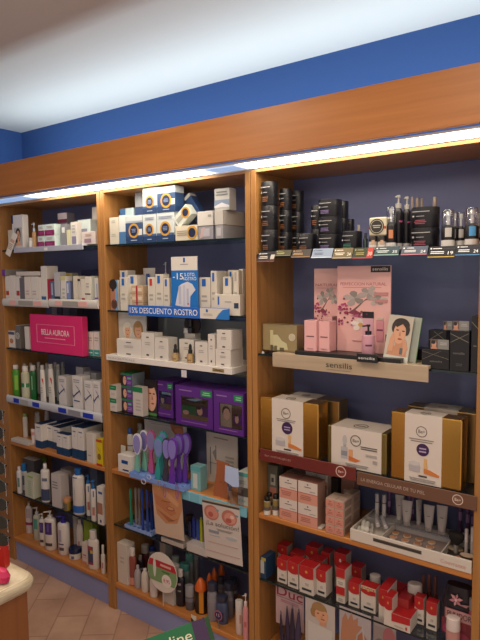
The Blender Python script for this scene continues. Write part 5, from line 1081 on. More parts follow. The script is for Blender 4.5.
def gx(u, y, zz): return X_at(u, y, zz)
x0_, x1_ = gx(264, .0, 1.05), gx(317.5, .0, 1.05)
hA = Z_at(401, (x0_+x1_)/2, .0)-z-.0
gold_box(.057, x1_, .006, .075, hA, z, 'large gold box, white sleeve and purple disc, front left '+a, -.28, .255, prA)
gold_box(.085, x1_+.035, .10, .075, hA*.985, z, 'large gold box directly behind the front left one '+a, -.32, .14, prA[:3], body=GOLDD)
x0_, x1_ = gx(327.5, .012, 1.0), gx(386.5, .012, 1.0)
hB = Z_at(429.5, (x0_+x1_)/2, .012)-z
x0b = gx(331.5, .012, 1.0); x1b = gx(381.5, .012, 1.0); wb = x1_-x0_
s0 = (x0b-(x0_+x1_)/2)/wb; s1 = (x1b-(x0_+x1_)/2)/wb
prB = [('r', -.30, -.16, .22, .52, 'b4b4b8'), ('r', -.25, -.19, .52, .62, 'a4a4a8'), ('e', -.22, .7, .045, .12, 'b8b8b8'), ('r', -.29, -.17, .3, .42, '8c8c94'), ('r', -.14, -.06, .2, .48, 'd8a06c'), ('p', [(-.14, .2), (-.14, .32), (.0, .27), (.1, .24), (.0, .18)], 'cc7038'),
       ('o', .0, .72, .105, .014, '6c6460'), ('t', 'Be+', -.055, .07, .68, .76, '6c6460'), ('l', .1, .42, .52, .62, 2, '6c6460'), ('l', .2, .42, .36, .44, 2, 'b0a8a4'), ('r', .34, .42, .22, .3, 'a49c98'), ('l', -.2, .25, .06, .14, 2, '9c9490')]
gold_box(x0_, x1_, .012, .12, hB, z, 'low wide gold-ended box with a white sleeve, middle '+a, s0, s1, prB, body=mat('8a7844', .3, .7))
x0_, x1_ = gx(390, .0, 1.05), gx(461, .0, 1.05)
hC = Z_at(416, (x0_+x1_)/2, .0)-z
gold_box(x0_, x1_, .006, .065, hC, z, 'large gold box, white sleeve and purple disc, front right '+a, -.29, .235, prA)
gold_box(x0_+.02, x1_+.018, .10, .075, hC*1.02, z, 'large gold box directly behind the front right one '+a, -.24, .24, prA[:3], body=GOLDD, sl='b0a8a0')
# header strips
def header(u0, u1, vt, vb, col, label, pr, endv):
    Y = -.006; x0, x1 = X_at(u0, Y, .92), X_at(u1, Y, .92); z1 = (Z_at(vt, x0, Y)+Z_at(endv, x1, Y))/2; h = .046; w = x1-x0
    e = empty('header_strip', label, 'sign', ((x0+x1)/2, Y, z1-h)); link('strip', box(-w/2, w/2, -.002, .002, 0, h, .0008), mat(col, .4), e)
    printing('printed_label', e, w, h, -.0024, pr); return e
def round_be(cx, w, h, r):   # ring in fractions of a strip w x h
    return [('c', cx, .5, r, '6c3430'), ('o', cx, .5, r, r*.14, 'd0b8ac'), ('t', 'Be+', cx-r*.6, cx+r*.6, .36, .62, 'd8c4b8')]
header(260, 356, 448, 462, '6c2c28', 'dark red header strip with pale lettering under the gold boxes', [('t', 'Be+ ANTI-ROJECES', -.44, -.15, .38, .6, 'b08880')]+[('c', .36, .5, .05, '7c3430'), ('o', .36, .5, .05, .008, 'd0b8ac'), ('t', 'Be+', .335, .388, .4, .6, 'd8c4b8')], 468.3)
header(357, 476.5, 473.5, 488, '6c4c3c', 'brown header strip with pale lettering under the gold boxes, right half', [('t', 'LA ENERGIA CELULAR DE TU PIEL', -.46, .1, .36, .6, 'b8a498')]+[('c', .36, .52, .042, '785444'), ('o', .36, .52, .042, .006, 'd8c8bc'), ('t', 'Be+', .337, .385, .42, .62, 'e0d4c8')], 494)

# ---- wooden shelf: pink cartons and make-up tester
z = .6965
a = 'on right unit wooden shelf'
for k, (u0, u1, t, yb) in enumerate(((264, 270.5, 496.5, 516), (266.5, 272.5, 492.5, .06), (272.8, 279, 494, 515.5))):
    bottle(z, u0, u1, t, yb, 'glass ampoule bottle with black and gold cap, %s of the three, right unit wooden shelf' % ('left', 'rear', 'right')[k], 'b8b0a4', 'cap', '1c1a18', [(.0, .25, 'd8d4cc', 88), (.45, .75, '8c7840', 60), (.25, .45, '5c544c', 88)], capf=.22, neck=.8, sy=1, group='ampoule bottles')
carton(z, 268, 277.5, 465.5, .1, .05, 'tall grey and salmon carton behind the ampoule bottles', body='5c5c54', pr=[('r', -.3, .4, .2, .5, 'a46c5c'), ('r', -.2, .3, .55, .8, 'a0a098'), ('r', -.1, .15, .62, .72, '404040')])
SAL = 'cf9482'
sal = [('r', -.5, .5, .48, 1, 'd4c8c0'), ('r', -.5, .5, .0, .48, SAL), ('r', -.5, .5, .46, .485, 'b04c50'), ('e', 0, .88, .04, .03, '505050'), ('l', -.2, .2, .72, .8, 1, '706c6c'), ('l', .1, .4, .55, .62, 1, '989490'), ('l', -.4, .2, .15, .38, 3, 'a86c60')]
for cidx, (u0, u1, t, yb, nm) in enumerate(((279.7, 297.3, 478, 519, 'left'), (298.3, 317.5, 482.3, 529, 'right'))):
    x, w, Y, h = spot(u0, u1, t, .004 if cidx else .008, z)
    for k in range(2):
        e = empty('carton', 'salmon and white face cream carton, %s of the %s front stack on the wooden shelf' % (('lower', 'upper')[k], nm), 'box', (x, Y+.03, z+k*(h/2+.0004)), 0, 'salmon and white cartons')
        link('body', box(-w/2, w/2, -.03, .03, 0, h/2, .0008), mat('a07c6c', .42), e); printing('printed_label', e, w, h/2, -.0306, sal)
        if k: link('top_flap', box(-w/2, w/2, -.03, .03, h/2+.0001, h/2+.0008), mat('8c6054', .45), e)  # top face shade put into the colour, since overhead light falls too strongly
for k, (u0, u1, t, Y, D) in enumerate(((287, 304, 473, .10, .06), (306, 327.5, 473.5, .12, .06))):
    x, w, _, h = spot(u0, u1, t, Y, z)
    for j in range(3):
        e = empty('carton', 'salmon and white carton, %s of the %s rear stack on the wooden shelf' % (('lowest', 'middle', 'topmost')[j], ('left', 'right')[k]), 'box', (x, Y+D/2, z+j*(h/3+.0004)), 0, 'salmon and white cartons, rear stacks')
        link('body', box(-w/2, w/2, -D/2, D/2, 0, h/3, .0008), mat('b49888', .42), e); printing('printed_label', e, w, h/3, -D/2-.0006, sal)
for k, (u0, u1, c) in enumerate(((317.5, 320.5, '6c5c50'), (321.2, 324, '8c4c40'))):
    carton(z, u0, u1, 487, .07, .02, ('dark brown', 'rust red')[k]+' slim carton between the salmon stacks', body=c, pr=[('r', -.5, .5, .85, 1, '9c8c80')])
carton(z, 329, 338, 478, .15, .04, 'dark box at the back right of the salmon stacks', body='2c2624')
carton(z, 341, 354, 478, .16, .04, 'dusky salmon carton at the very back near the small stacks', body='8c6458', pr=[('r', -.3, .3, .6, .7, 'a8988c')])
x0_, x1_ = X_at(326, .004, z), X_at(343.8, .004, z); w = (x1_-x0_)/2; hT = Z_at(497.5, x0_, .004)-z; hh = hT/4
for c in range(2):
    for r in range(4):
        for d in range(2):
            if d and c == 0: continue
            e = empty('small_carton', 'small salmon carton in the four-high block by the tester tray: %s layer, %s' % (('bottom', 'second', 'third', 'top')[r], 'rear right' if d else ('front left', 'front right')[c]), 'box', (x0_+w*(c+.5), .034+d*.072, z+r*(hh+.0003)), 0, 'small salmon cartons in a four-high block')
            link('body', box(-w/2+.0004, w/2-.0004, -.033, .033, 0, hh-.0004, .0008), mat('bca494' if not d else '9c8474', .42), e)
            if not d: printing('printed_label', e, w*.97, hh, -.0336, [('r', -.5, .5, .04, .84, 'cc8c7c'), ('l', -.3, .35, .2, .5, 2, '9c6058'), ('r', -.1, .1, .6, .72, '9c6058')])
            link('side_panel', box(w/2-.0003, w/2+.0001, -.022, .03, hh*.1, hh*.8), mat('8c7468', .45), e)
free_box('small_box', 'small flat white box before the salmon stacks on the wooden shelf', 'box', X_at(318.5, .03, z), X_at(325, .03, z)-.001, .006, .04, z, z+.007, mat('d4ccc4', .4))

# tester tray
tx0, tx1 = X_at(350.5, .0, .72), .848
W_ = tx1-tx0
e = empty('tester_tray', 'white make-up tester tray with pink lettering on the wooden shelf', 'tray', ((tx0+tx1)/2, 0, z))
TW = mat('cfc8be', .35)
link('tray_floor', box(-W_/2, W_/2, .004, .20, 0, .012, .001), TW, e)
link('front_lip', box(-W_/2, W_/2, -.004, .0038, 0, .040, .001), TW, e)
link('back_step', box(-W_/2, W_/2, .13, .20, .0122, .035, .001), mat('a8a4a4', .3), e)
dv1 = X_at(381, .0, .72)-(tx0+tx1)/2; dv2 = X_at(441, 0, .72)-(tx0+tx1)/2
link('side_wall', box(-W_/2, -W_/2+.004, .004, .2, .0122, .040), TW, e)
for q in (dv1-.004, dv2-.004): link('divider', box(q, q+.003, .004, .13, .0122, .037), TW, e)
link('insert_card', box(dv1, dv2-.008, .005, .128, .0122, .016), mat('8c7c78', .4), e)
link('insert_card', box(dv2+.002, W_/2-.002, .005, .128, .0122, .016), mat('3c3430', .4), e)
link('clear_rail', box(dv1, W_/2-.004, .12, .123, .0355, .055), CLEAR, e)
printing('printed_label', e, W_, .04, -.0044, [('r', -.29, .12, .45, .75, '5c564e'), ('r', -.28, .11, .5, .68, '3c3834'), ('t', 'Couvrance', .27, .63-.17, .28, .6, 'd09890')])
ox = (tx0+tx1)/2
cols = ['c49a74', 'b8845c', 'b07c58', 'c08c68', 'a87450']
kk = 0
rowsY = (.03, .06, .095)
for r_, yy in enumerate(rowsY):
    n = 5
    for q in range(n):
        cx = ox+dv1+.014+q*(dv2-.01-dv1-.022)/(n-1)+(.006 if r_ % 2 else 0)
        if cx > ox+dv2-.022: continue
        e = empty('compact_powder', 'round beige compact powder in the tester tray, %s row, %s from the left' % (('front', 'middle', 'rear')[r_], ('first', 'second', 'third', 'fourth', 'fifth')[q]), 'make-up', (cx, yy, z+.0165), 0, 'beige compacts in the tester tray')
        link('pan', lathe([(.012, 0), (.013, .001), (.013, .004)], 20), mat('c8b8ac', .3), e, smooth=True)
        link('powder', lathe([(.0108, .0041), (.0106, .0052)], 20), mat(cols[(kk*3+r_) % 5], .7), e)
        kk += 1
# white rolls at the left compartment
for k, (dx_, dy_, dz_) in enumerate(((.016, .03, 0), (.031, .026, 0), (.046, .022, 0), (.024, .05, .016), (.040, .046, .016), (.02, .075, 0.), (.044, .072, 0.))):
    bm = bmesh.new(); tube_between(bm, (0, -.02, .009), (0, .02, .011), .0085, 14)
    e = empty('white_capped_vial', 'white capped vial lying in the left compartment of the tester tray, %s' % ('first in front', 'second in front', 'third in front', 'first on top', 'second on top', 'rear left', 'rear right')[k], 'vial', (ox-W_/2+dx_+.001, dy_+.004, z+.0128+dz_), .35, 'white capped vials')
    link('tube', bm, mat('c8c4bc', .3), e, smooth=True)
    bm = bmesh.new(); tube_between(bm, (0, -.0202, .009), (0, -.026, .009), .0078, 14); link('cap', bm, mat('dedad0', .35), e, smooth=True)
for k, (u, v, rz) in enumerate(((377, 531, .5), (384, 529, .6))):
    p_ = Vector((X_at(u, .09, z+.03), .09, z+.052)); bm = bmesh.new(); tube_between(bm, (-.0, -.025, 0), (0, .025, 0), .0075, 14)
    e = empty('clear_vial', 'clear capped vial lying across the tray divider, %s of two' % ('left', 'right')[k], 'vial', p_, rz, 'clear vials'); e.rotation_euler = (.25, 0, rz)
    link('tube', bm, mat('a8a4a8', .2), e, smooth=True); bm = bmesh.new(); tube_between(bm, (0, -.0252, 0), (0, -.032, 0), .0068, 14); link('cap', bm, mat('c4c0c4', .3), e, smooth=True)
zs = z+.0355
for k, (u0, u1, t, Y) in enumerate(((375, 379, 493.5, .15), (382, 386, 494.5, .15))):
    bottle(zs, u0, u1, t, Y, 'slim white make-up pen standing in the tester tray, %s of two' % ('left', 'right')[k], 'c4bcbc', 'flat', 'b8b0b0', [(.62, .66, '5c4c50', 80)], capf=.34, sy=1, group='slim make-up pens')
for k, (u0, u1, t) in enumerate(((394, 403, 495), (400.2, 411, 500.5), (414.5, 421.5, 499.5), (422.3, 433, 505), (435.3, 446.3, 505.5))):
    squeeze_tube(zs, u0, u1, t, .135+(.0 if k in (1, 3, 4) else .035), 'white make-up tube standing cap down, %s from the left in the tester tray' % bl[k], 'b8aeaa', 'c8c0bc', .14, pr=[('l', -.2, .2, .5, .56, 1, '6c5c58')], group='white make-up tubes', rot=.15 if k != 2 else .9)
for k, (u0, u1, t) in enumerate(((387.5, 390.5, 486), (407, 411, 492), (411.5, 414, 496), (458, 462, 490), (465.3, 469.3, 493), (470.5, 474.5, 496))):
    bottle(zs, u0, u1, t, .185, 'slim violet make-up pen standing at the back of the tester tray, %s from the left' % bl[k], '4c2c54', 'flat', '6c4c74', [(.3, .5, '8c6c98', 60)], capf=.4, sy=1, group='violet make-up pens')
for k, (u, t) in enumerate(((466, 534), (472, 532))):
    bottle(z+.0165, u-1.7, u+1.7, t-5, .06, 'clear lip gloss tube standing in the right compartment, %s' % ('left', 'right')[k], 'a8a0a0', 'flat', 'c8c0c0', capf=.4, sy=1, group='lip gloss tubes')
# brush
x = X_at(456.5, .08, .74)
e = empty('powder_brush', 'short powder brush with dark bristles fanned out in the tester tray', 'make-up brush', (x, .075, z+.0165))
link('handle', lathe([(.006, 0), (.0075, .004), (.0065, .02), (.008, .028)], 16), mat('c8c4c0', .2, .6), e, smooth=True)
bm = lathe([(.008, .0282), (.016, .04), (.023, .055), (.024, .062), (.017, .07), (.006, .073)], 22, 1.15, .7)
for v in bm.verts:
    if v.co.z > .03: v.co.x += random.uniform(-.0012, .0012); v.co.z += random.uniform(-.001, .001)
link('bristles', bm, mat('1c1616', .9), e)
def palette(u, v, Y, r, c, label, dz=0):
    x = X_at(u, Y, z+.02); e = empty('blusher_palette', label, 'make-up', (x, Y, z+.0165+dz)); e.rotation_euler = (.12, 0, 0)
    link('case', lathe([(r, 0.003), (r*1.04, .005), (r, .008)], 26, 1.4, .75), mat('4c443c', .3), e, smooth=True); link('powder', lathe([(r*.9, .0081), (r*.88, .0095)], 26, 1.4, .75), mat(c, .7), e)
palette(455, 546, .09, .022, '9c8c74', 'greenish gold round compact behind in the right compartment of the tester tray')
palette(463, 556, .03, .021, 'b06a50', 'terracotta compact lying at the front of the right compartment')
palette(467, 549, .04, .017, 'b4a08c', 'beige compact lying on the terracotta one by the upright', .011)

# ---- glass shelf: red and white cartons
z = .429
a = 'on right unit lower glass shelf'
e = carton(z, 260.5, 266, 557.5, .008, .07, 'navy carton with a pale yellow corner '+a, body='1c3c5c', pr=[('r', -.45, .2, .25, .85, 'a8b0b0'), ('r', -.3, .5, .85, 1, 'a89c50')], rot=0)
link('side_print', box(.0122, .0126, -.025, .02, .03, .075), mat('4c8098', .4), e)
RED = 'b02428'
def red_carton(u0, u1, vt, yb, D, label, foot=True, redf=.4, body='cfc6bc', emb=False, zz=None, group='red and white cartons'):
    zz = zz or z; x, w, Y, h = spot(u0, u1, vt, yb, zz)
    e = empty('red_white_carton', label, 'box', (x, Y+D/2, zz), 0, group)
    link('body', box(-w/2, w/2, -D/2, D/2, 0, h, .0008), mat(body, .4), e)
    link('top_flap', box(-w/2, w/2, -D/2, D/2, h+.0001, h+.0009), mat(RED, .4), e)
    r0 = 1-redf
    pr = [('p', [(-.5, 1), (.5, 1), (.5, r0), (.25, r0-.035), (0, r0-.05), (-.25, r0-.03), (-.5, r0+.04)], RED), ('e', 0, 1-redf*.5, .09, .05, 'c88c48' if not emb else 'e0d4cc')]
    if foot: pr += [('r', -.3, .36, .12, .2, '34343c'), ('l', -.1, .2, .3, .4, 2, 'a8a09c')]
    printing('printed_label', e, w, h, -D/2-.0006, pr); return e, x, w, Y, h
rc = [(277.3, 286.8, 559.5, 583, .05, 'first from the left in the front row'), (287.8, 298.2, 562.5, 588, .075, 'second from the left in the front row'), (299.3, 313.5, 566.5, 594, .07, 'broad one, third in the front row'), (316.3, 325.8, 570.5, 596, .07, 'fourth in the front row')]
for u0, u1, t, yb, D, nm in rc: red_carton(u0, u1, t, yb, D*.75, 'red-topped white carton, %s, lower right glass shelf' % nm)
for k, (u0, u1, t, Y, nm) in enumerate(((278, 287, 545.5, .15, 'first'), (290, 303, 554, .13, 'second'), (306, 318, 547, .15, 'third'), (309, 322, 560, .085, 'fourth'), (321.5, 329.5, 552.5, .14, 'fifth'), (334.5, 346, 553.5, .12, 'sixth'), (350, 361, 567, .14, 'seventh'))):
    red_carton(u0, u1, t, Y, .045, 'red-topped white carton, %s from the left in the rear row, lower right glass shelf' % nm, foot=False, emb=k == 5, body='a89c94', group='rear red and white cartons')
x, w, Y, h = spot(336, 344.5, 569, 603, z); z2 = z+h*.475
for k in range(2):
    e = empty('red_white_carton', 'short red-topped carton, %s of the two stacked right of the front row' % ('lower', 'upper')[k], 'box', (x, Y+.03, z+(0 if k == 0 else h*.475)), 0, 'stacked red and white cartons')
    hh = h*.47 if k == 0 else h*.525
    link('body', box(-w/2, w/2, -.028, .028, 0, hh, .0008), mat('cfc6bc', .4), e)
    if k: link('top_flap', box(-w/2, w/2, -.028, .028, hh+.0001, hh+.0009), mat(RED, .4), e)
    printing('printed_label', e, w, hh, -.0286, [('r', -.5, .5, .5, 1, RED), ('r', -.4, .4, .42, .5, 'b8a888'), ('l', -.3, .3, .1, .3, 2, 'a09894')])
red_carton(348.5, 359, 583, 607, .04, 'red-topped white carton between the stacked pair and the floral one', group='red and white cartons')
e, x, w, Y, h = red_carton(360.8, 375.5, 587, 612, .04, 'broad red-topped carton with a floral top band before the blue bottle', redf=.28)
printing('floral_band', e, w, h, -.0212, [('r', -.5, .5, .88, 1, 'c8b89c')]+[('e', -.4+.13*k, .93+.02*(k % 2), .05, .03, ['a83c30', '8c9450', 'c87c4c'][k % 3]) for k in range(7)])
bottle(z, 369, 381, 574.5, .1, 'blue bottle with a wide white cap behind the floral carton', '1c4c84', 'cap', 'ccc8c4', capf=.4, neck=.8)
red_carton(378.5, 387, 589.5, .02, .09, 'red carton with white side right of the blue bottle, lower right glass shelf', foot=False, redf=.5)
red_carton(383.7, 392, 597, .0, .05, 'red-topped carton with a small red mark, beside the lying boxes', foot=False, redf=.4, zz=z)
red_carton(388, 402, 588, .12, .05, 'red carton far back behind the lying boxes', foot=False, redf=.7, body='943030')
# larger lying red box on the right
x0_, x1_ = X_at(391.5, .0, z), X_at(410, .0, z); hh = Z_at(616, (x0_+x1_)/2, 0)-z
e = laid(x0_, x1_, .0, .12, z, hh, 'red and white carton lying lengthwise into the shelf, front right', 'cfc6bc', pr=[('p', [(-.5, 1), (.5, 1), (.5, .55), (-.5, .45)], RED), ('l', -.4, .2, .1, .3, 1, 'b8a8a0'), ('e', .3, .25, .05, .12, 'b03030')], top=RED)
e = laid(X_at(397, .045, z+hh), X_at(408, .045, z+hh), .05, .15, z+hh+.0012, .03, 'second red carton lying on top of the lengthwise one', '9c3030', top='8c2024')
bottle(z, 407.5, 421.5, 583, .10, 'dark red bottle with a broad white cap behind the lying red carton', '8c2c30', 'flat', 'c0b8b4', capf=.26)
for k, (u0, u1, t) in enumerate(((414.3, 423.5, 597.5), (426, 436.5, 602.5))):
    red_carton(u0, u1, t, (624, 630)[k], .03, 'slim red-topped white carton, %s of two beside the flower pack' % ('left', 'right')[k], group='slim red and white cartons')
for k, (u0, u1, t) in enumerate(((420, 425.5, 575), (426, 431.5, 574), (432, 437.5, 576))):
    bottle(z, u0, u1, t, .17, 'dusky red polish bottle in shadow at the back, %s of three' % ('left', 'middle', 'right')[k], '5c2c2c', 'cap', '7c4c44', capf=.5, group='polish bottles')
# flower pack
x, w, Y, h = spot(438.5, 471, 591, .03, z)
e = empty('nail_care_pack', 'dark pack with pink flower above bold dark lettering, right end of the lower glass shelf', 'pack', (x, .075, z))
link('body', lathe([(w*.46, 0), (w*.5, .01), (w*.5, h*.66), (w*.44, h*.85), (w*.38, h)], 30, 1, .5, sq=.7), mat('26262e', .25), e, smooth=True)
pr = [('r', -.42, .42, .04, .14, '3c2c38'), ('r', -.45, .45, .12, .40, '7c3040'), ('e', -.3, .2, .12, .09, 'a03c64'), ('e', .2, .12, .2, .07, 'a04058'), ('r', -.36, .47, .40, .60, 'a8656c'), ('r', -.32, .48, .41, .59, 'b88c8c'), ('t', 'PULIDOR', -.28, .46, .45, .56, '1c1418'), ('r', -.05, .3, .26, .38, '8c3c44')]
for k in range(6):
    q = k*PI/3+.3; c_, s_ = math.cos(q), math.sin(q)
    pr.append(('p', [(-.02, .79), (-.02+.11*c_-.04*s_, .79+.07*s_+.03*c_), (-.02+.22*c_, .79+.12*s_), (-.02+.11*c_+.04*s_, .79+.07*s_-.03*c_)], ['c89098', 'b87884'][k % 2]))
pr += [('e', -.02, .79, .04, .025, 'd8b8b8'), ('p', [(.1, .72), (.3, .70), (.38, .75), (.24, .74)], 'a87880')]
printing('printed_label', e, w, h, -w*.25-.004, pr)
bottle(z, 472, 478.5, 598, .05, 'pinkish bottle with a grey cap squeezed against the right upright', '9c5458', 'cap', '8c8484', [(.4, .6, 'b0444c')], capf=.25, neck=.8)

# ---- bottom of the right unit
z = .1375
LE = .4185
def hang(label, u0, u1, vt, Y, H, pr, body, tilt=0):
    x0, x1 = X_at(u0, Y, .36), X_at(u1, Y, .36); xm = (x0+x1)/2; z1 = Z_at(vt, xm, Y); w = x1-x0
    e = empty('leaflet', label, 'leaflet', (xm, Y, z1-H)); e.rotation_euler = (0, tilt, 0)
    link('sheet', box(-w/2, w/2, -.001, .001, 0, H), mat(body, .45), e)
    if pr: printing('printed_label', e, w, H, -.0014, pr, t=.0003)
    return e
hang('pale pink leaflet with large crimson lettering, left end under the lower right glass shelf', 276, 304, 588, .03, .16, [('t', 'Duc', -.46, .46, .74, .97, '8c1c40'), ('l', -.4, .4, .58, .66, 2, 'a06478'), ('r', -.46, .46, .70, .71, '604050')], 'b89ca0')
hang('leaflet with a portrait of a curly-haired child', 305.5, 335, 600, .006, .19, [('e', -.02, .80, .26, .15, '9c7850'), ('e', -.2, .72, .12, .1, '9c7850'), ('r', -.0, .22, .5, .62, 'c89474'), ('p', [(-.4, .5), (.4, .46), (.42, .02), (-.4, .02)], 'c8c4c0'), ('e', .06, .70, .23, .135, 'd4a080'), ('e', -.02, .85, .24, .07, 'a08054'), ('e', .12, .725, .035, .012, '302824'), ('e', -.06, .725, .035, .012, '302824'), ('e', .1, .63, .07, .014, 'a85448'), ('e', .07, .675, .03, .014, 'c08868')], 'bcb4b0')
hang('leaflet with a photo of two hands at a manicure', 339.5, 371, 611, .006, .17, [('p', [(-.45, .4), (-.4, .75), (-.3, .9), (-.22, .75), (-.1, .95), (-.05, .78), (.1, .88), (.08, .7), (.25, .72), (.05, .5), (.0, .2), (-.45, .1)], 'b07c60'), ('p', [(.05, .2), (.1, .5), (.25, .62), (.35, .5), (.48, .4), (.48, .1)], 'a46c50'), ('p', [(.22, .75), (.26, .75), (.32, .4), (.27, .4)], 'b0b0b0'), ('r', -.5, .5, 0, .1, 'a09088')], 'aca4a8')
hang('leaflet with a blurred pinkish photo beside the manicure one', 373.5, 396, 620, .006, .15, [('r', -.5, .5, .0, .8, '8c8080'), ('e', .2, .6, .28, .25, '9c6064'), ('e', .25, .3, .2, .2, 'a87878'), ('e', -.2, .4, .2, .12, '6c6468')], '948c8c')
for k, (u, v, tl, c) in enumerate(((281, 616, -.35, '28223c'), (286, 611, -.1, '342a48'), (290.5, 609, .1, '2a2438'), (295, 613, .25, '3c3450'), (284, 622, .4, '201c30'))):
    x = X_at(u, -.004, .3); zz = Z_at(v, x, -.004); Hh = zz-.139
    e = empty('tweezers_pack', 'dark purple tool pack bunched before the crimson lettered leaflet, %s' % ('far left', 'left of centre', 'centre', 'right', 'lowest')[k], 'tool pack', (x, .005+.004*(k % 2), .139), 0, 'dark tool packs'); e.rotation_euler = (0, tl*.15, .25*k-.4)
    link('body', lathe([(.006, 0), (.010, Hh*.2), (.012, Hh*.6), (.007, Hh*.85), (.004, Hh)], 14, 1, .5), mat(c, .15), e, smooth=True)
    link('tip', lathe([(.004, Hh+.0001), (.002, Hh+.012)], 10), mat('8c8c94', .2, .8), e, smooth=True)
bottle(.4295, 446, 459.5, 617, .004, 'pink lotion bottle with a white cap standing in front of the flower pack', 'c08c88', 'cap', 'dcd0cc', capf=.42, neck=.9, shoulder=.03)

# ================================================================ FOREGROUND
# counter at the lower left
zc = .85
c0 = on_z(37, 574, zc)
cx, cy = c0.x-.0, c0.y+.005
e = empty('sales_counter', 'wooden counter with a thick rounded cream worktop, lower left corner', 'counter', (cx-.7, cy-.45, 0))
bm = bmesh.new(); R_ = .035
pts = [(-.8, .45), (.7-R_, .45)]+[(.7-R_+R_*math.sin(q), .45-R_+R_*math.cos(q)) for q in [math.radians(t) for t in (15, 30, 45, 60, 75)]]+[(.7, .45-R_), (.7, -.6), (-.8, -.6)]
th = .042
n = len(pts); rings = []
for (ins, zz) in ((.012, zc-th), (.003, zc-th+.008), (0, zc-th+.018), (0, zc-.016), (.004, zc-.006), (.012, zc)):
    rings.append([bm.verts.new((x-ins*(1 if x > 0 else 0), y-ins*(1 if y > 0 else 0), zz)) for x, y in pts])
for a_, b_ in zip(rings, rings[1:]):
    for k in range(n): bm.faces.new((a_[k], a_[(k+1) % n], b_[(k+1) % n], b_[k]))
bm.faces.new(rings[0]); bm.faces.new(rings[-1][::-1])
def stone():
    M = bpy.data.materials.new('cream_stone'); M.use_nodes = True; nt = M.node_tree; b = nt.nodes['Principled BSDF']
    n_ = nt.nodes.new('ShaderNodeTexNoise'); n_.inputs['Scale'].default_value = 22; n_.inputs['Detail'].default_value = 6
    r = nt.nodes.new('ShaderNodeValToRGB'); r.color_ramp.elements[0].color = (*lin('b8a888'), 1); r.color_ramp.elements[1].color = (*lin('d8ccb0'), 1); r.color_ramp.elements[0].position = .35; r.color_ramp.elements[1].position = .6
    nt.links.new(n_.outputs[0], r.inputs[0]); nt.links.new(r.outputs[0], b.inputs['Base Color']); b.inputs['Roughness'].default_value = .35
    return M
link('worktop', bm, stone(), e, smooth=True)
link('base_cabinet', box(-.78, .685, -.57, .425, 0, zc-th-.0003, .003), wood('counter_wood', '9a6238', '84502c', 'Z', .35), e)
ct = empty('candy_pack', 'red and yellow pack standing on the cream counter, left edge', 'box', (X_at(4.5, cy-.03, .9), cy-.035, zc+.0005), .5)
link('body', box(-.03, .012, -.012, .012, 0, .075, .001), mat('c02c24', .3), ct)
printing('yellow_corner', ct, .042, .075, -.0125, [('p', [(-.5, 0), (-.2, .2), (.02, .98), (-.5, .98)], 'e0a83c'), ('r', .1, .22, .72, .78, 'e0c8c0')], label='yellow triangle').location.x = -.009
ct = empty('pink_pack', 'bright pink wrapped pack lying in front of the red and yellow pack', 'box', (X_at(1.5, cy-.08, .87), cy-.085, zc+.0005), .3)
bm = lathe([(.012, 0), (.020, .006), (.022, .02), (.016, .034), (.004, .04)], 14, 1.4, .8); link('wrapper', bm, mat('c82c5c', .25), ct)
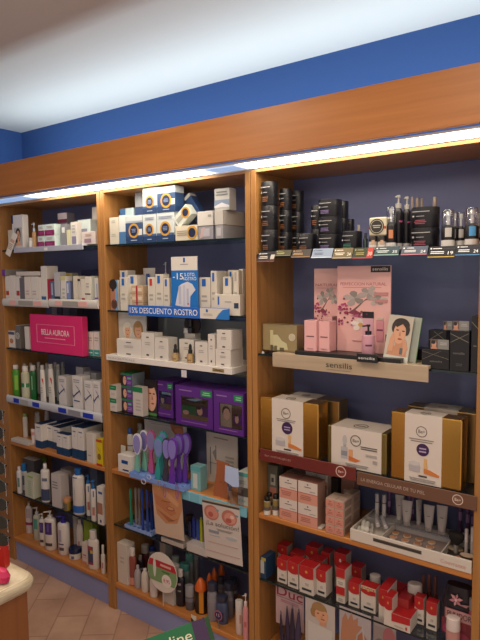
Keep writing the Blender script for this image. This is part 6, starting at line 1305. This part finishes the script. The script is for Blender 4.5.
# sunglasses stand on the far left of the counter
sy = cy-.12; gx0 = X_at(-12, sy, 1.1); sx = gx0-.085
e = empty('sunglasses_stand', 'countertop sunglasses stand with a steel pole at the left edge of the view', 'display stand', (sx, sy, zc+.0005))
link('base', lathe([(.06, 0), (.06, .012), (.02, .02)], 28), mat('2c2c30', .3), e, smooth=True)
link('pole', lathe([(.008, .0202), (.008, .42)], 16), mat('8c8c90', .2, .8), e, smooth=True)
zlist = [Z_at(v, gx0, sy) for v in (413, 431, 448, 466, 484, 502, 520, 537)]
nms = ('topmost', 'second from the top', 'third from the top', 'fourth from the top', 'fifth from the top', 'sixth from the top', 'seventh from the top', 'lowest')
for k, zz in enumerate(zlist):
    bm = bmesh.new(); tube_between(bm, (.0085, 0, zz-zc-.006), (.0225, 0, zz-zc-.002), .002, 8); link('peg', bm, mat('b8b8bc', .1), e)
    g = empty('sunglasses', 'black sunglasses on the stand at the left edge, '+nms[k]+' pair', 'sunglasses', (gx0, sy, zz), .25, 'sunglasses on the stand')
    fr = mat('0c0c10', .3)
    for s_ in (-1, 1):
        bm = bmesh.new(); L = [(s_*.033+.026*math.copysign(abs(math.cos(q))**.8, math.cos(q)), .016*math.copysign(abs(math.sin(q))**.8, math.sin(q))) for q in [2*PI*j/20 for j in range(20)]]
        addprism(bm, L, -.002, .0015); link('lens', bm, mat('060608', .55), g)
    bm = bmesh.new(); tube_between(bm, (-.008, 0, .006), (.008, 0, .006), .0025, 8); link('bridge', bm, fr, g)
    for s_ in (-1, 1):
        bm = bmesh.new(); tube_between(bm, (s_*.058, .004, .006), (s_*.0, .006+.006*(s_ > 0), .003), .0022, 8); link('temple', bm, fr, g)
    bm = bmesh.new(); tube_between(bm, (.060, -.003, .012), (.062, -.004, -.02), .001, 6); link('clear_tag', bm, CLEAR, g)

# green and purple box poking up from a bin near the camera
P0 = on_z(204, 617.5, .95)
right = Vector((math.cos(YAW), math.sin(YAW), 0))
e = empty('display_carton', 'green carton with white lettering and a purple edge, tilted, bottom of the view', 'box', P0, YAW)
e.rotation_euler = (math.radians(-30), -math.radians(19), YAW+.05)
link('body', box(-.22, 0, .0, .05, -.26, 0, .001), mat('17663c', .35), e)
link('purple_panel', box(-.027, .0004, -.0008, -.0001, -.2601, .0), mat('3a2048', .35), e)
printing('printed_label', e, .22, .26, -.0012, [('t', 'line', .15, .355, .885, .955, 'd8d8b8')], z0=-.26).location.x = -.11
bpy.context.view_layer.update()
M_ = e.matrix_basis
low = min((M_ @ Vector(c)).z for c in ((-.22, 0, -.26), (0, 0, -.26), (-.22, .05, -.26), (0, .05, -.26)))
b_ = empty('display_table', 'small square grey display table under the tilted green carton, below the view', 'table', (P0.x-.02, P0.y-.08, 0), YAW)
tz = low-.0005
link('tabletop', box(-.2, .2, -.2, .2, tz-.025, tz, .003), mat('8c8c90', .4), b_)
for sx_ in (-1, 1):
    for sy_ in (-1, 1): link('leg', box(sx_*.17-.015, sx_*.17+.015, sy_*.17-.015, sy_*.17+.015, 0, tz-.0252, .001), mat('6c6c70', .4), b_)
